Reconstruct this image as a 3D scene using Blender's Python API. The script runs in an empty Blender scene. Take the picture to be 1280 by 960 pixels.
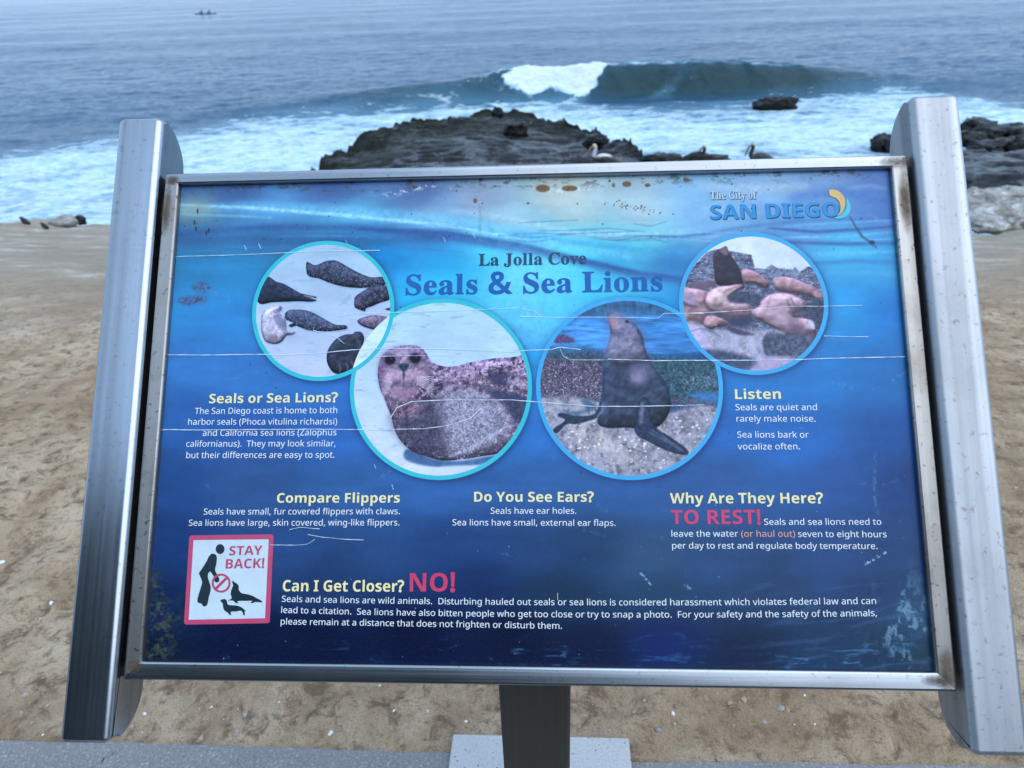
import bpy, bmesh, math, random
import numpy as np
from mathutils import Vector, Matrix, noise as mnoise

# ------------------------------------------------------------------ camera, sky, light
sc = bpy.context.scene
COL = sc.collection
F, PITCH, ROLL, CAMH = 900.0, 30.0, -2.25, 1.5
SEA = CAMH - 7.5
cam = bpy.data.cameras.new('camera')
cam.sensor_width = 36; cam.lens = F / 1280 * 36
cam.clip_start = 0.05; cam.clip_end = 6000
cam.dof.use_dof = True; cam.dof.focus_distance = 0.98; cam.dof.aperture_fstop = 7.5
camo = bpy.data.objects.new('camera', cam); COL.objects.link(camo)
RM = Matrix.Rotation(math.radians(90 - PITCH), 3, 'X') @ Matrix.Rotation(math.radians(ROLL), 3, 'Z')
camo.matrix_world = Matrix.Translation((0, 0, CAMH)) @ RM.to_4x4()
sc.camera = camo

SUN_EL, SUN_AZ = math.radians(52), math.radians(125)      # azimuth from +Y towards +X
w = bpy.data.worlds.new('World'); sc.world = w; w.use_nodes = True
nt = w.node_tree; nt.nodes.clear()
sky = nt.nodes.new('ShaderNodeTexSky'); sky.sky_type = 'NISHITA'; sky.sun_disc = False
sky.sun_elevation = SUN_EL; sky.sun_rotation = SUN_AZ
sky.air_density = 1.0; sky.dust_density = 3.0; sky.ozone_density = 1.0
# high overcast: soft cloud tones mixed over the clear sky
tc = nt.nodes.new('ShaderNodeTexCoord')
mp = nt.nodes.new('ShaderNodeMapping'); mp.inputs['Scale'].default_value = (1, 1, 2.5)
nz = nt.nodes.new('ShaderNodeTexNoise'); nz.inputs['Scale'].default_value = 2.2; nz.inputs['Detail'].default_value = 5
rp = nt.nodes.new('ShaderNodeValToRGB')
rp.color_ramp.elements[0].position = 0.3; rp.color_ramp.elements[0].color = (4.35, 6.5, 9.8, 1)
rp.color_ramp.elements[1].position = 0.7; rp.color_ramp.elements[1].color = (7.0, 9.15, 12.0, 1)
mx = nt.nodes.new('ShaderNodeMix'); mx.data_type = 'RGBA'; mx.inputs[0].default_value = 0.78
bg = nt.nodes.new('ShaderNodeBackground'); bg.inputs['Strength'].default_value = 0.1
wo = nt.nodes.new('ShaderNodeOutputWorld')
L = nt.links.new
L(tc.outputs['Generated'], mp.inputs[0]); L(mp.outputs[0], nz.inputs['Vector']); L(nz.outputs[0], rp.inputs[0])
L(sky.outputs[0], mx.inputs[6]); L(rp.outputs[0], mx.inputs[7]); L(mx.outputs[2], bg.inputs[0]); L(bg.outputs[0], wo.inputs[0])
sl = bpy.data.lights.new('sun', 'SUN'); sl.energy = 0.95; sl.angle = math.radians(80); sl.color = (1, 0.97, 0.93)
so = bpy.data.objects.new('sun', sl); COL.objects.link(so)
sd = Vector((math.sin(SUN_AZ) * math.cos(SUN_EL), math.cos(SUN_AZ) * math.cos(SUN_EL), math.sin(SUN_EL)))
so.rotation_euler = sd.to_track_quat('Z', 'Y').to_euler(); so.location = (0, 0, 30)
sc.view_settings.view_transform = 'Standard'; sc.view_settings.look = 'None'
sc.view_settings.exposure = 0.64; sc.view_settings.gamma = 1; sc.view_settings.use_curve_mapping = False

# ------------------------------------------------------------------ geometry helpers
CAM = Vector((0, 0, CAMH))
def ray(x, y): return (RM @ Vector(((x - 640) / F, -(y - 480) / F, -1)))
def at_y(x, y, Y): d = ray(x, y); return CAM + d * (Y / d.y)
def at_z(x, y, Z): d = ray(x, y); return CAM + d * ((Z - CAMH) / d.z)
# sign plane: U to the right, V up the panel, Nn towards the reader (0.915 x 0.60 m visible panel)
PW, PH = 0.915, 0.5995
U = Vector((0.9981, -0.0623, 0)).normalized()
V = Vector((0.0395, 0.6328, 0.7733)); V = (V - U * V.dot(U)).normalized()
Nn = U.cross(V)
O = CAM + Vector((-0.4521, 0.5845, -0.6965))
SM = Matrix(((U.x, V.x, Nn.x, O.x), (U.y, V.y, Nn.y, O.y), (U.z, V.z, Nn.z, O.z), (0, 0, 0, 1)))
def puv(x, y, w=0.0):
    d = ray(x, y); t = ((O - CAM + Nn * w).dot(Nn)) / d.dot(Nn); p = CAM + d * t - O
    return (p.dot(U), p.dot(V))

def tag(o, label=None, cat=None, group=None, kind=None):
    if label: o['label'] = label
    if cat: o['category'] = cat
    if group: o['group'] = group
    if kind: o['kind'] = kind
    return o
def empty(name, loc=(0, 0, 0), rz=0.0, mw=None):
    o = bpy.data.objects.new(name, None); COL.objects.link(o); o.empty_display_size = 0.1
    if mw is not None: o.matrix_world = mw
    else: o.location = loc; o.rotation_euler = (0, 0, rz)
    return o
def mesh(name, verts, faces, mat, parent=None, smooth=False, loc=None):
    me = bpy.data.meshes.new(name); me.from_pydata([tuple(v) for v in verts], [], faces); me.update()
    if mat: me.materials.append(mat)
    if smooth: me.polygons.foreach_set('use_smooth', [True] * len(me.polygons))
    o = bpy.data.objects.new(name, me); COL.objects.link(o)
    if parent: o.parent = parent
    if loc: o.location = loc
    return o
def bmo(name, bm, mat, parent=None, smooth=False):
    me = bpy.data.meshes.new(name); bmesh.ops.recalc_face_normals(bm, faces=bm.faces); bm.to_mesh(me); bm.free()
    if mat: me.materials.append(mat)
    if smooth: me.polygons.foreach_set('use_smooth', [True] * len(me.polygons))
    o = bpy.data.objects.new(name, me); COL.objects.link(o)
    if parent: o.parent = parent
    return o
def grid_faces(nr, nc):
    i = np.arange(nr - 1)[:, None] * nc + np.arange(nc - 1)[None, :]
    return np.stack([i, i + 1, i + nc + 1, i + nc], -1).reshape(-1, 4)
def gridmesh(name, P, mat, parent=None, attrs=None, flip=False):
    nr, nc = P.shape[:2]; f = grid_faces(nr, nc)
    if flip: f = f[:, ::-1]
    me = bpy.data.meshes.new(name)
    me.vertices.add(nr * nc); me.vertices.foreach_set('co', P.reshape(-1).astype(np.float32))
    me.loops.add(f.size); me.loops.foreach_set('vertex_index', f.reshape(-1).astype(np.int32))
    me.polygons.add(len(f)); me.polygons.foreach_set('loop_start', (np.arange(len(f)) * 4).astype(np.int32))
    me.polygons.foreach_set('use_smooth', np.ones(len(f), bool))
    me.update(calc_edges=True); me.materials.append(mat)
    for k, a in (attrs or {}).items():
        at = me.attributes.new(k, 'FLOAT', 'POINT'); at.data.foreach_set('value', a.reshape(-1).astype(np.float32))
    o = bpy.data.objects.new(name, me); COL.objects.link(o)
    if parent: o.parent = parent
    return o

# numpy value noise on arbitrary coordinates
_rng = np.random.RandomState(7); _T = _rng.rand(256, 256)
def vn(x, y):
    xi = np.floor(x).astype(int); yi = np.floor(y).astype(int); fx = x - xi; fy = y - yi
    fx = fx * fx * (3 - 2 * fx); fy = fy * fy * (3 - 2 * fy)
    a = _T[yi & 255, xi & 255]; b = _T[yi & 255, (xi + 1) & 255]; c = _T[(yi + 1) & 255, xi & 255]; d = _T[(yi + 1) & 255, (xi + 1) & 255]
    return (a * (1 - fx) + b * fx) * (1 - fy) + (c * (1 - fx) + d * fx) * fy
def fbm(x, y, o=5, g=0.5, seed=0):
    s = 0; a = 1; t = 0
    for i in range(o):
        s = s + a * vn(x + 17.3 * i + seed * 31.7, y + 9.1 * i + seed * 13.3); t += a; a *= g; x = x * 2.03; y = y * 2.03
    return s / t
def ridge(x, y, o=5, seed=0):
    s = 0; a = 1; t = 0
    for i in range(o):
        n = 1 - abs(2 * vn(x + 11.3 * i + seed * 7.7, y + 5.1 * i + seed * 3.3) - 1); s = s + a * n * n; t += a; a *= 0.5; x = x * 2.1; y = y * 2.1
    return s / t
def sst(a, b, x): t = np.clip((x - a) / (b - a), 0, 1); return t * t * (3 - 2 * t)

# ------------------------------------------------------------------ material helpers
class NT:
    def __init__(s, name):
        s.m = bpy.data.materials.new(name); s.m.use_nodes = True; s.t = s.m.node_tree
        s.b = s.t.nodes['Principled BSDF']; s.out = s.t.nodes['Material Output']
        s.co = s.t.nodes.new('ShaderNodeTexCoord').outputs['Object']
    def put(s, inp, v):
        if isinstance(v, bpy.types.NodeSocket): s.t.links.new(v, inp)
        elif isinstance(v, tuple) and len(v) == 3 and inp.type == 'RGBA': inp.default_value = (*v, 1)
        else: inp.default_value = v
    def set(s, **k):
        for a, v in k.items(): s.put(s.b.inputs[a.replace('_', ' ')], v)
        return s
    def map(s, scale=(1, 1, 1), rot=(0, 0, 0), vec=None):
        n = s.t.nodes.new('ShaderNodeMapping'); n.inputs['Scale'].default_value = scale; n.inputs['Rotation'].default_value = rot
        s.put(n.inputs[0], vec or s.co); return n.outputs[0]
    def noise(s, scale, detail=4, rough=0.5, vec=None, dist=0.0):
        n = s.t.nodes.new('ShaderNodeTexNoise'); n.inputs['Scale'].default_value = scale; n.inputs['Detail'].default_value = detail
        n.inputs['Roughness'].default_value = rough; n.inputs['Distortion'].default_value = dist; s.put(n.inputs['Vector'], vec or s.co); return n.outputs[0]
    def vor(s, scale, vec=None, feat='F1', out='Distance'):
        n = s.t.nodes.new('ShaderNodeTexVoronoi'); n.feature = feat; n.inputs['Scale'].default_value = scale; s.put(n.inputs['Vector'], vec or s.co); return n.outputs[out]
    def ramp(s, f, *st):
        n = s.t.nodes.new('ShaderNodeValToRGB'); e = n.color_ramp.elements
        while len(e) < len(st): e.new(0.5)
        for i, (p, c) in enumerate(st):
            e[i].position = p; e[i].color = (*c, 1) if isinstance(c, tuple) else (c, c, c, 1)
        s.put(n.inputs[0], f); return n.outputs[0]
    def mix(s, f, a, b, mode='MIX'):
        n = s.t.nodes.new('ShaderNodeMix'); n.data_type = 'RGBA'; n.blend_type = mode
        s.put(n.inputs[0], f); s.put(n.inputs[6], a); s.put(n.inputs[7], b); return n.outputs[2]
    def math(s, op, a, b=0.0, c=None):
        n = s.t.nodes.new('ShaderNodeMath'); n.operation = op; s.put(n.inputs[0], a); s.put(n.inputs[1], b)
        if c is not None: s.put(n.inputs[2], c)
        return n.outputs[0]
    def attr(s, name):
        n = s.t.nodes.new('ShaderNodeAttribute'); n.attribute_name = name; return n.outputs['Fac']
    def xyz(s):
        n = s.t.nodes.new('ShaderNodeSeparateXYZ'); s.put(n.inputs[0], s.co); return n.outputs
    def bump(s, h, strength=0.5, dist=0.01, nrm=None):
        n = s.t.nodes.new('ShaderNodeBump'); n.inputs['Strength'].default_value = strength; n.inputs['Distance'].default_value = dist
        s.put(n.inputs['Height'], h)
        if nrm is not None: s.put(n.inputs['Normal'], nrm)
        s.t.links.new(n.outputs[0], s.b.inputs['Normal']); return n.outputs[0]

def m_steel(name, axis, tint=(0.60, 0.63, 0.66), rough=0.36, dirt=0.15, dark=1.0):
    n = NT(name)
    sc_ = [260, 260, 260]; sc_[axis] = 2.5
    st = n.noise(1, 3, 0.6, n.map(tuple(sc_)))                        # fine brushing along the bar
    sc2 = [34, 34, 34]; sc2[axis] = 0.7
    wide = n.noise(1, 3, 0.5, n.map(tuple(sc2)))
    blot = n.noise(7, 6, 0.65); fine = n.noise(120, 3, 0.6)
    base = n.mix(n.ramp(wide, (0.38, 0.0), (0.62, 1.0)), tuple(c * dark for c in tint), tuple(c * 0.66 * dark for c in tint))
    base = n.mix(n.ramp(blot, (0.5, 0.0), (0.78, dirt)), base, (0.16, 0.13, 0.10))
    base = n.mix(n.ramp(fine, (0.60, 0.0), (0.72, min(1, dirt * 1.6))), base, (0.10, 0.08, 0.06))
    r = n.math('ADD', n.math('MULTIPLY', st, 0.16), n.math('MULTIPLY_ADD', blot, 0.16, rough - 0.16))
    n.set(Base_Color=base, Metallic=1.0, Roughness=r)
    n.bump(st, 0.12, 0.0006); return n.m

def m_plain(name, col, rough=0.6, metallic=0.0, var=0.15, scale=20, bump=0.0, bd=0.002):
    n = NT(name); f = n.noise(scale, 4, 0.6)
    c = n.mix(n.ramp(f, (0.3, 0.0), (0.7, 1.0)), tuple(x * (1 - var) for x in col), tuple(min(1, x * (1 + var)) for x in col))
    n.set(Base_Color=c, Roughness=rough, Metallic=metallic)
    if bump: n.bump(f, bump, bd)
    return n.m
def m_print(name, col, rough=0.32, var=0.07):                           # printed ink under the same weathered film
    n = NT(name); f = n.noise(45, 5, 0.7); g = n.noise(6, 3, 0.5)
    c = n.mix(n.ramp(f, (0.35, 0.0), (0.75, 1.0)), col, tuple(x * (1 - var * 2) for x in col))
    c = n.mix(n.ramp(g, (0.4, 0.0), (0.8, 0.07)), c, (0.45, 0.55, 0.68))
    n.set(Base_Color=c, Roughness=rough, Specular_IOR_Level=0.16); return n.m

exec_order = None
# ------------------------------------------------------------------ sea
def m_water():
    n = NT('sea_water')
    foam = n.attr('foam')
    v1 = n.map((0.55, 1.0, 1.0))
    a = n.noise(0.9, 8, 0.68, v1, 0.6); b = n.noise(3.6, 6, 0.7, n.map((0.6, 1.1, 1)), 0.4)
    ce = n.vor(0.75, n.mix(0.22, v1, n.noise(1.4, 4, 0.6)), 'DISTANCE_TO_EDGE')
    lace = n.ramp(ce, (0.0, 1.0), (0.16, 0.0))
    s = n.math('ADD', n.math('MULTIPLY_ADD', a, 0.75, n.math('MULTIPLY', b, 0.45)), n.math('MULTIPLY', lace, 0.12))
    k = n.math('MULTIPLY_ADD', s, 1.9, n.math('MULTIPLY_ADD', foam, 1.15, -1.72))
    msk = n.ramp(k, (0.0, 0.0), (0.16, 0.55), (0.42, 1.0))
    fcol = n.ramp(b, (0.3, (0.20, 0.42, 0.58)), (0.46, (0.46, 0.68, 0.81)), (0.66, (0.70, 0.84, 0.91)))
    deep = n.ramp(n.noise(0.05, 3, 0.5), (0.3, (0.012, 0.070, 0.150)), (0.7, (0.020, 0.092, 0.170)))
    face = n.attr('face')
    wcol = n.mix(face, deep, (0.001, 0.036, 0.046))  # wave face gets darker water colour, standing in for weaker sky reflection
    shal = n.ramp(foam, (0.15, 0.0), (0.7, 0.85))
    wcol = n.mix(shal, wcol, (0.10, 0.29, 0.44))
    fcol = n.mix(n.ramp(n.math('MULTIPLY', foam, 0.5), (0.48, 0.0), (0.68, 0.6)), fcol, (0.82, 0.88, 0.91)); col = n.mix(msk, wcol, fcol)
    n.set(Base_Color=col, Roughness=n.math('MULTIPLY_ADD', msk, 0.65, 0.13), IOR=1.33)
    h = n.math('ADD', n.noise(2.2, 8, 0.62, n.map((0.5, 1, 1))), n.math('MULTIPLY', n.noise(0.5, 4, 0.5, n.map((0.35, 1, 1))), 1.4))
    h = n.math('ADD', h, n.math('MULTIPLY', b, n.math('MULTIPLY', msk, 0.5)))
    n.bump(h, 0.7, 0.32); return n.m

def pl(xs, pts):                                                          # piecewise-linear helper
    px, py = zip(*pts); return np.interp(xs, px, py)
def build_sea():
    ys = [11.0]
    while ys[-1] < 4200:
        y = ys[-1]
        d = 0.16 if y < 26 else 0.22 if y < 50 else 0.11 if y < 62 else 0.3 if y < 110 else y * 0.006 if y < 400 else y * 0.03
        ys.append(y + d)
    ys = np.array(ys); s = np.linspace(-1, 1, 620)
    s = np.sign(s) * (0.78 * np.abs(s) + 0.5 * np.abs(s) ** 6)
    Y, S = np.meshgrid(ys, s, indexing='ij'); X = S * (Y * 1.0 + 6)
    fade = np.clip(60 / Y, 0.05, 1)
    z = 0.20 * (fbm(X * 0.10, Y * 0.22, 4, 0.5, 1) - 0.5) + 0.34 * (fbm(X * 0.40, Y * 0.85, 5, 0.6, 2) - 0.5) * fade
    # long low swells further out
    z = z + 0.28 * np.sin((Y + 0.10 * X + 6 * fbm(X * 0.02, Y * 0.02, 2, 0.5, 9)) * 2 * math.pi / 27) * sst(66, 90, Y) * (0.4 + fbm(X * 0.03, Y * 0.02, 2, .5, 11)) * np.clip(260 / Y, 0, 1)
    # the breaking wave: crest line, height along it
    xl = at_z(350, 118, SEA).x; xa = at_z(628, 118, SEA).x; xb = at_z(757, 118, SEA).x; xc = at_z(1000, 112, SEA).x; xd = at_z(1180, 110, SEA).x
    yc = WAVE_Y + 0.8 * np.sin(X * 0.12 + 1) + 0.5 * (fbm(X * 0.3, X * 0, 3, .5, 4) - .5)
    A = pl(X, [(-80, 0.25), (xl - 6, 0.25), (xl, 0.40), (xa - 5, HB * .5), (xa - 1.5, HB * .62), (xa, HB * .85), (xb, HA * .97), ((xb + xc) / 2, HA), (xc - 2, HA * .86), (xc + 3, HA * .55), (xd, 0.4), (80, 0.25)])
    A = A * (1 + 0.12 * (fbm(X * 0.7, X * 0, 3, .5, 5) - .5))
    t = Y - yc                                                             # negative = shoreward
    back = np.exp(-np.clip(t, 0, None) ** 2 / (2 * 3.6 ** 2)); fl = 0.9 + 1.2 * sst(1.2, 0.4, A)
    front = np.exp(-np.clip(-t, 0, None) ** 2 / (2 * fl ** 2))
    prof = np.where(t > 0, back, front) - 0.16 * np.exp(-(t + 3.2) ** 2 / 2.5)
    z = z * (1 - 0.75 * np.exp(-(t / 3.5) ** 2) * sst(0.5, 1.4, A)) + A * prof
    wob = 2.4 * (fbm(Y * 0.9, X * 0.3, 4, .6, 16) - .5) - 0.5 * t
    broken = sst(xa - 0.9, xa + 1.2, X + wob) * sst(xb + 0.6, xb - 0.8, X + wob)
    lump = broken * np.exp(-((t + 0.3 + 1.1 * (fbm(X * .5, X * 0 + 3, 4, .6, 20) - .5)) / (0.75 + .8 * vn(X * .55, X * 0))) ** 2)
    z = z + lump * (0.85 * (fbm(X * 0.9, Y * 1.1, 5, 0.66, 6) - 0.46)) + sst(.9, 1.3, A) * np.exp(-(t / 1.6) ** 2) * .30 * (ridge(X * .55 + t * .5, Y * .5, 5, 18) - .5)
    face = sst(xb - 3, xb + 1, X) * sst(xc + 6, xc, X) * np.exp(-((t + 1.2) / 1.6) ** 2)
    face = np.maximum(face, 0.75 * sst(0.5, 1.0, A) * np.exp(-((t + 1.0) / 1.7) ** 2))
    # foam cover: boundary Y as a function of X, from the shore up to it
    bp = []
    for px, py in ((-260, 245), (-120, 215), (0, 186), (120, 166), (240, 150), (330, 136), (450, 126), (560, 120), (640, 116), (700, 117), (760, 118), (850, 115), (1000, 106), (1100, 101), (1250, 118), (1400, 112), (1600, 105)):
        p = at_z(px, py, SEA); bp.append((p.x, p.y))
    bp.sort(); B = pl(X, bp) + 3.2 * (fbm(X * 0.18, Y * 0.25, 4, .6, 8) - .5)
    foam = sst(2.2, -7.5, (Y - B) * np.clip(45 / Y, .5, 1.5)) * 0.66
    foam = foam + 0.22 * sst(B - 3, B - 14, Y)
    foam = foam * (0.60 + 0.62 * fbm(X * 0.13, Y * 0.2, 4, .55, 12)) + sst(.2, .5, foam) * (.26 * (ridge(X * .22, Y * .5, 4, 15) - .5))
    dark = sst(xc + 1, xc + 12, X) * sst(34, 42, Y) * 0.16
    dark2 = sst(xb - 2, xb + 4, X) * sst(xc + 6, xc - 2, X) * np.exp(-((Y - WAVE_Y + 6) / 4) ** 2) * 0.12
    foam = foam - dark - dark2
    foam = np.maximum(foam, sst(.25, .6, lump + .5 * (fbm(X * 1.3, Y * 1.6, 4, .6, 17) - .5)) * 1.5)
    foam = np.maximum(foam, broken * (.35 + .5 * fbm(X * .8, Y * 1.2, 4, .6, 19)) * np.exp(-((t + 3.2) / 2.0) ** 2))
    # spray torn from the lip and streaks climbing the face
    xm = at_z(885, 112, SEA).x
    foam = np.maximum(foam, 0.30 * np.exp(-((X - xm - 1.3 * t + 1.5 * vn(Y * 2, X)) / 1.3) ** 2) * np.exp(-((t + 1.8) / 1.8) ** 2) * (0.6 + fbm(X * 2, Y * 2, 3, .5, 3)))
    lip = np.exp(-(t / 0.28) ** 2) * sst(0.9, 1.6, A); foam = np.maximum(foam, lip * 0.62 * (0.35 + fbm(X * 0.9, Y, 4, .6, 14)))
    P = np.stack([X, Y, SEA + z], -1)
    o = gridmesh('sea', P, m_water(), attrs={'foam': foam, 'face': face}); tag(o, kind='structure')
WAVE_Y = at_z(860, 119, SEA).y + 2.4
HA = at_y(880, 76, WAVE_Y).z - SEA; HB = at_y(690, 80, WAVE_Y).z - SEA
print('WAVE', WAVE_Y, HA, HB)
build_sea()

# ------------------------------------------------------------------ headland ground
def m_dirt():
    n = NT('dirt'); x, y, z = n.xyz()
    v = n.map((1, 1, 1))
    big = n.noise(0.9, 6, 0.6, v, 0.4); med = n.noise(4.2, 8, 0.66, n.map((1.0, 0.85, 1), (0, 0, 0.5)), 0.3); fin = n.noise(38, 8, 0.72); gr = n.noise(230, 3, 0.6)
    c = n.ramp(med, (0.28, (0.25, 0.170, 0.105)), (0.44, (0.46, 0.340, 0.220)), (0.60, (0.60, 0.470, 0.325)), (0.78, (0.70, 0.58, 0.44)))
    m14 = n.noise(15, 8, 0.75, n.map((1, .9, 1), (0, 0, .6)), .5)
    c = n.mix(n.ramp(m14, (0.38, 1.0), (0.5, 0.0)), c, (0.20, 0.14, 0.09)); c = n.mix(n.ramp(m14, (0.56, 0.0), (0.72, 0.6)), c, (0.50, 0.42, 0.33))
    c = n.mix(n.ramp(big, (0.46, 0.0), (0.58, 0.7)), c, (0.30, 0.20, 0.120))
    c = n.mix(n.ramp(fin, (0.3, 0.75), (0.46, 0.0)), c, (0.13, 0.098, 0.070))
    c = n.mix(n.ramp(gr, (0.35, 0.4), (0.5, 0.0)), c, (0.12, 0.095, 0.075))
    c = n.mix(n.ramp(fin, (0.62, 0.0), (0.72, 0.5)), c, (0.52, 0.46, 0.38))
    far = n.ramp(n.math('MULTIPLY', y, 0.05), (0.20, 0.0), (0.42, 1.0))      # the outer rim is bare grey sandstone
    pale = n.ramp(n.noise(1.6, 6, 0.62, n.map((0.6, 1.5, 1))), (0.3, (0.26, 0.23, 0.18)), (0.56, (0.35, 0.32, 0.265)), (0.66, (0.52, 0.51, 0.47)))
    c = n.mix(n.math('MULTIPLY', far, 0.9), c, pale)
    n.set(Base_Color=c, Roughness=0.92, Specular_IOR_Level=0.2)
    h = n.math('ADD', n.math('MULTIPLY', med, 1.2), n.math('ADD', n.math('MULTIPLY', fin, 0.35), n.math('MULTIPLY', gr, 0.08)))
    n.bump(h, 1.0, 0.05); return n.m
zl = at_y(60, 283, 12).z; zr = at_y(1240, 286, 12).z
xL = at_y(60, 283, 12).x; xR = at_y(1240, 286, 12).x
def ground_z(X, Y, rough=True):
    X = np.asarray(X, float); Y = np.asarray(Y, float)
    ye = 12 + 1.3 * (fbm(X * 0.6, X * 0, 4, .55, 21) - .5)
    ze = zl + (zr - zl) * np.clip((X - xL) / (xR - xL), -0.5, 1.5)
    s = np.clip((Y - 1.0) / (ye - 1.0), 0, 1)
    z = ze * s ** 1.15
    if rough:
        k = np.clip((Y - 0.9) / 0.4, 0, 1)
        z = z + k * (0.10 * (fbm(X * 0.5, Y * 0.7, 4, .5, 22) - .5) * np.clip(Y / 6, 0, 1) + 0.06 * (fbm(X * 1.6 + .5 * Y, Y * 1.7, 5, .55, 23) - .5) + 0.034 * (ridge(X * 5 + Y * 2, Y * 4.6, 5, 24) - .5))
    d = np.clip(Y - ye, 0, None)
    z = z - 1.5 * d * sst(0, 0.5, d) - 0.1 * d
    return np.maximum(z - 0.012, SEA - 1.2)
def build_ground():
    ys = np.concatenate([np.linspace(-0.2, 0.84, 8), 0.86 * (18.5 / 0.86) ** (np.linspace(0, 1, 430) ** 0.97)])
    s = np.linspace(-1, 1, 460); Y, S = np.meshgrid(ys, s, indexing='ij')
    X = S * (np.abs(Y) * 1.35 + 1.6)
    o = gridmesh('ground', np.stack([X, Y, ground_z(X, Y)], -1), m_dirt()); tag(o, kind='structure')
build_ground()

# ------------------------------------------------------------------ concrete path edge and footing
def m_concrete(name, lo, hi, spk, hole=0.0):
    n = NT(name); a = n.noise(6, 6, 0.6); f = n.noise(160, 4, 0.7); g = n.noise(420, 2, 0.5); p = n.vor(95)
    c = n.mix(a, lo, hi); c = n.mix(n.ramp(f, (0.55, 0.0), (0.68, spk)), c, (0.62, 0.64, 0.66)); c = n.mix(n.ramp(f, (0.32, spk), (0.45, 0.0)), c, (0.06, 0.06, 0.06))
    c = n.mix(n.ramp(g, (0.3, 0.4), (0.42, 0.0)), c, (0.05, 0.05, 0.055))
    h = n.math('ADD', f, n.math('MULTIPLY', g, 0.5))
    if hole:
        hm = n.math('MULTIPLY', n.ramp(p, (0.10, 1.0), (0.2, 0.0)), n.ramp(n.noise(30, 3, .6), (0.50, 0.0), (0.56, 1.0)))
        c = n.mix(n.math('MULTIPLY', hm, hole), c, (0.035, 0.035, 0.035)); h = n.math('SUBTRACT', h, n.math('MULTIPLY', hm, 1.5))
    n.set(Base_Color=c, Roughness=0.85, Specular_IOR_Level=0.3); n.bump(h, 0.6, 0.0025); return n.m
def build_path():
    e = [at_z(px, py, 0.0) for px, py in ((-900, 905), (-300, 917), (0, 922), (180, 926), (370, 931), (560, 938), (790, 949), (1000, 951), (1280, 956), (1700, 975))]
    xs = np.concatenate([np.linspace(-6, -1.6, 14), np.linspace(-1.55, 1.3, 190), np.linspace(1.35, 6, 14)])
    ed = np.interp(xs, [p.x for p in e], [p.y for p in e]) + 0.009 * (fbm(xs * 14, xs * 0, 5, .6, 31) - .5) + 0.01 * (fbm(xs * 3, xs * 0, 3, .5, 33) - .5)
    rows = []
    for k, t in enumerate((0, 0.004, 0.014, 0.05, 0.12, 0.25, 0.5, 1.2, 3.2)):
        zz = (-0.06, -0.004, 0.0, 0.0015, 0.002, 0.002, 0.002, 0.002, 0.002)[k]
        rows.append(np.stack([xs, ed - t, np.full_like(xs, zz) + (0.0035 * (fbm(xs * 9, xs * 0 + k * .5, 3, .5, 35) - .5) if 0 < k < 4 else 0)], -1))
    o = gridmesh('path', np.array(rows), m_concrete('path_concrete', (0.17, 0.175, 0.18), (0.25, 0.255, 0.26), 0.45), flip=True); tag(o, kind='structure')
    o.data.polygons.foreach_set('use_smooth', [False] * len(o.data.polygons))
    # hairline crack
    pts = [at_z(px, py, 0.0038) for px, py in ((150, 936), (143, 940), (139, 944), (130, 947), (127, 953), (118, 957), (108, 966), (104, 985), (92, 1020))]
    vs = []; fs = []
    for i, p in enumerate(pts):
        wv = 0.0011 * (1.4 - abs(i - 4) / 6); vs += [(p.x - wv, p.y - wv * .5, 0.0042), (p.x + wv, p.y + wv * .5, 0.0042)]
        if i: fs.append((2 * i - 2, 2 * i - 1, 2 * i + 1, 2 * i))
    mesh('crack', vs, fs, m_plain('crack_shadow', (0.045, 0.045, 0.045), 0.95), parent=o)
    # behind the reader: the walkway runs on to an unseen dark bank, added for reflections
    return o
build_path()
def build_reflection_bank():  # unseen bank, added and shaped to darken reflections low on the steel
    y = -np.concatenate([np.linspace(1.9, 8, 24), np.linspace(8.6, 70, 70)]); x = np.linspace(-90, 90, 150); Y, X = np.meshgrid(y, x, indexing='ij')
    top = 15.5 - 7 * np.tanh(X / 14) + 3 * (fbm(X * .06, Y * .06, 4, .5, 91) - .5)
    z = sst(-4.5, -24, Y) * top + 1.8 * (fbm(X * .35, Y * .35, 4, .6, 92) - .5) * sst(-7, -14, Y) - .02
    n = NT('dark_bank_reflected'); f = n.noise(.5, 8, .7); n.set(Base_Color=n.ramp(f, (.35, (0.008, 0.013, 0.012)), (.6, (0.028, 0.038, 0.034)), (.8, (0.07, 0.072, 0.06))), Roughness=.95); n.bump(f, 1.0, .6)
    tag(gridmesh('reflection_bank', np.stack([X, Y, z], -1), n.m, flip=True), kind='structure')
build_reflection_bank()
def box_bm(x0, x1, y0, y1, z0, z1, bev=0.0, seg=2):
    bm = bmesh.new(); vs = [bm.verts.new((x, y, z)) for x in (x0, x1) for y in (y0, y1) for z in (z0, z1)]
    for f in ((0, 1, 3, 2), (4, 6, 7, 5), (0, 4, 5, 1), (2, 3, 7, 6), (0, 2, 6, 4), (1, 5, 7, 3)): bm.faces.new([vs[i] for i in f])
    bmesh.ops.recalc_face_normals(bm, faces=bm.faces)
    if bev: bmesh.ops.bevel(bm, geom=bm.edges[:], offset=bev, segments=seg, profile=0.5, affect='EDGES')
    return bm
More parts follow.
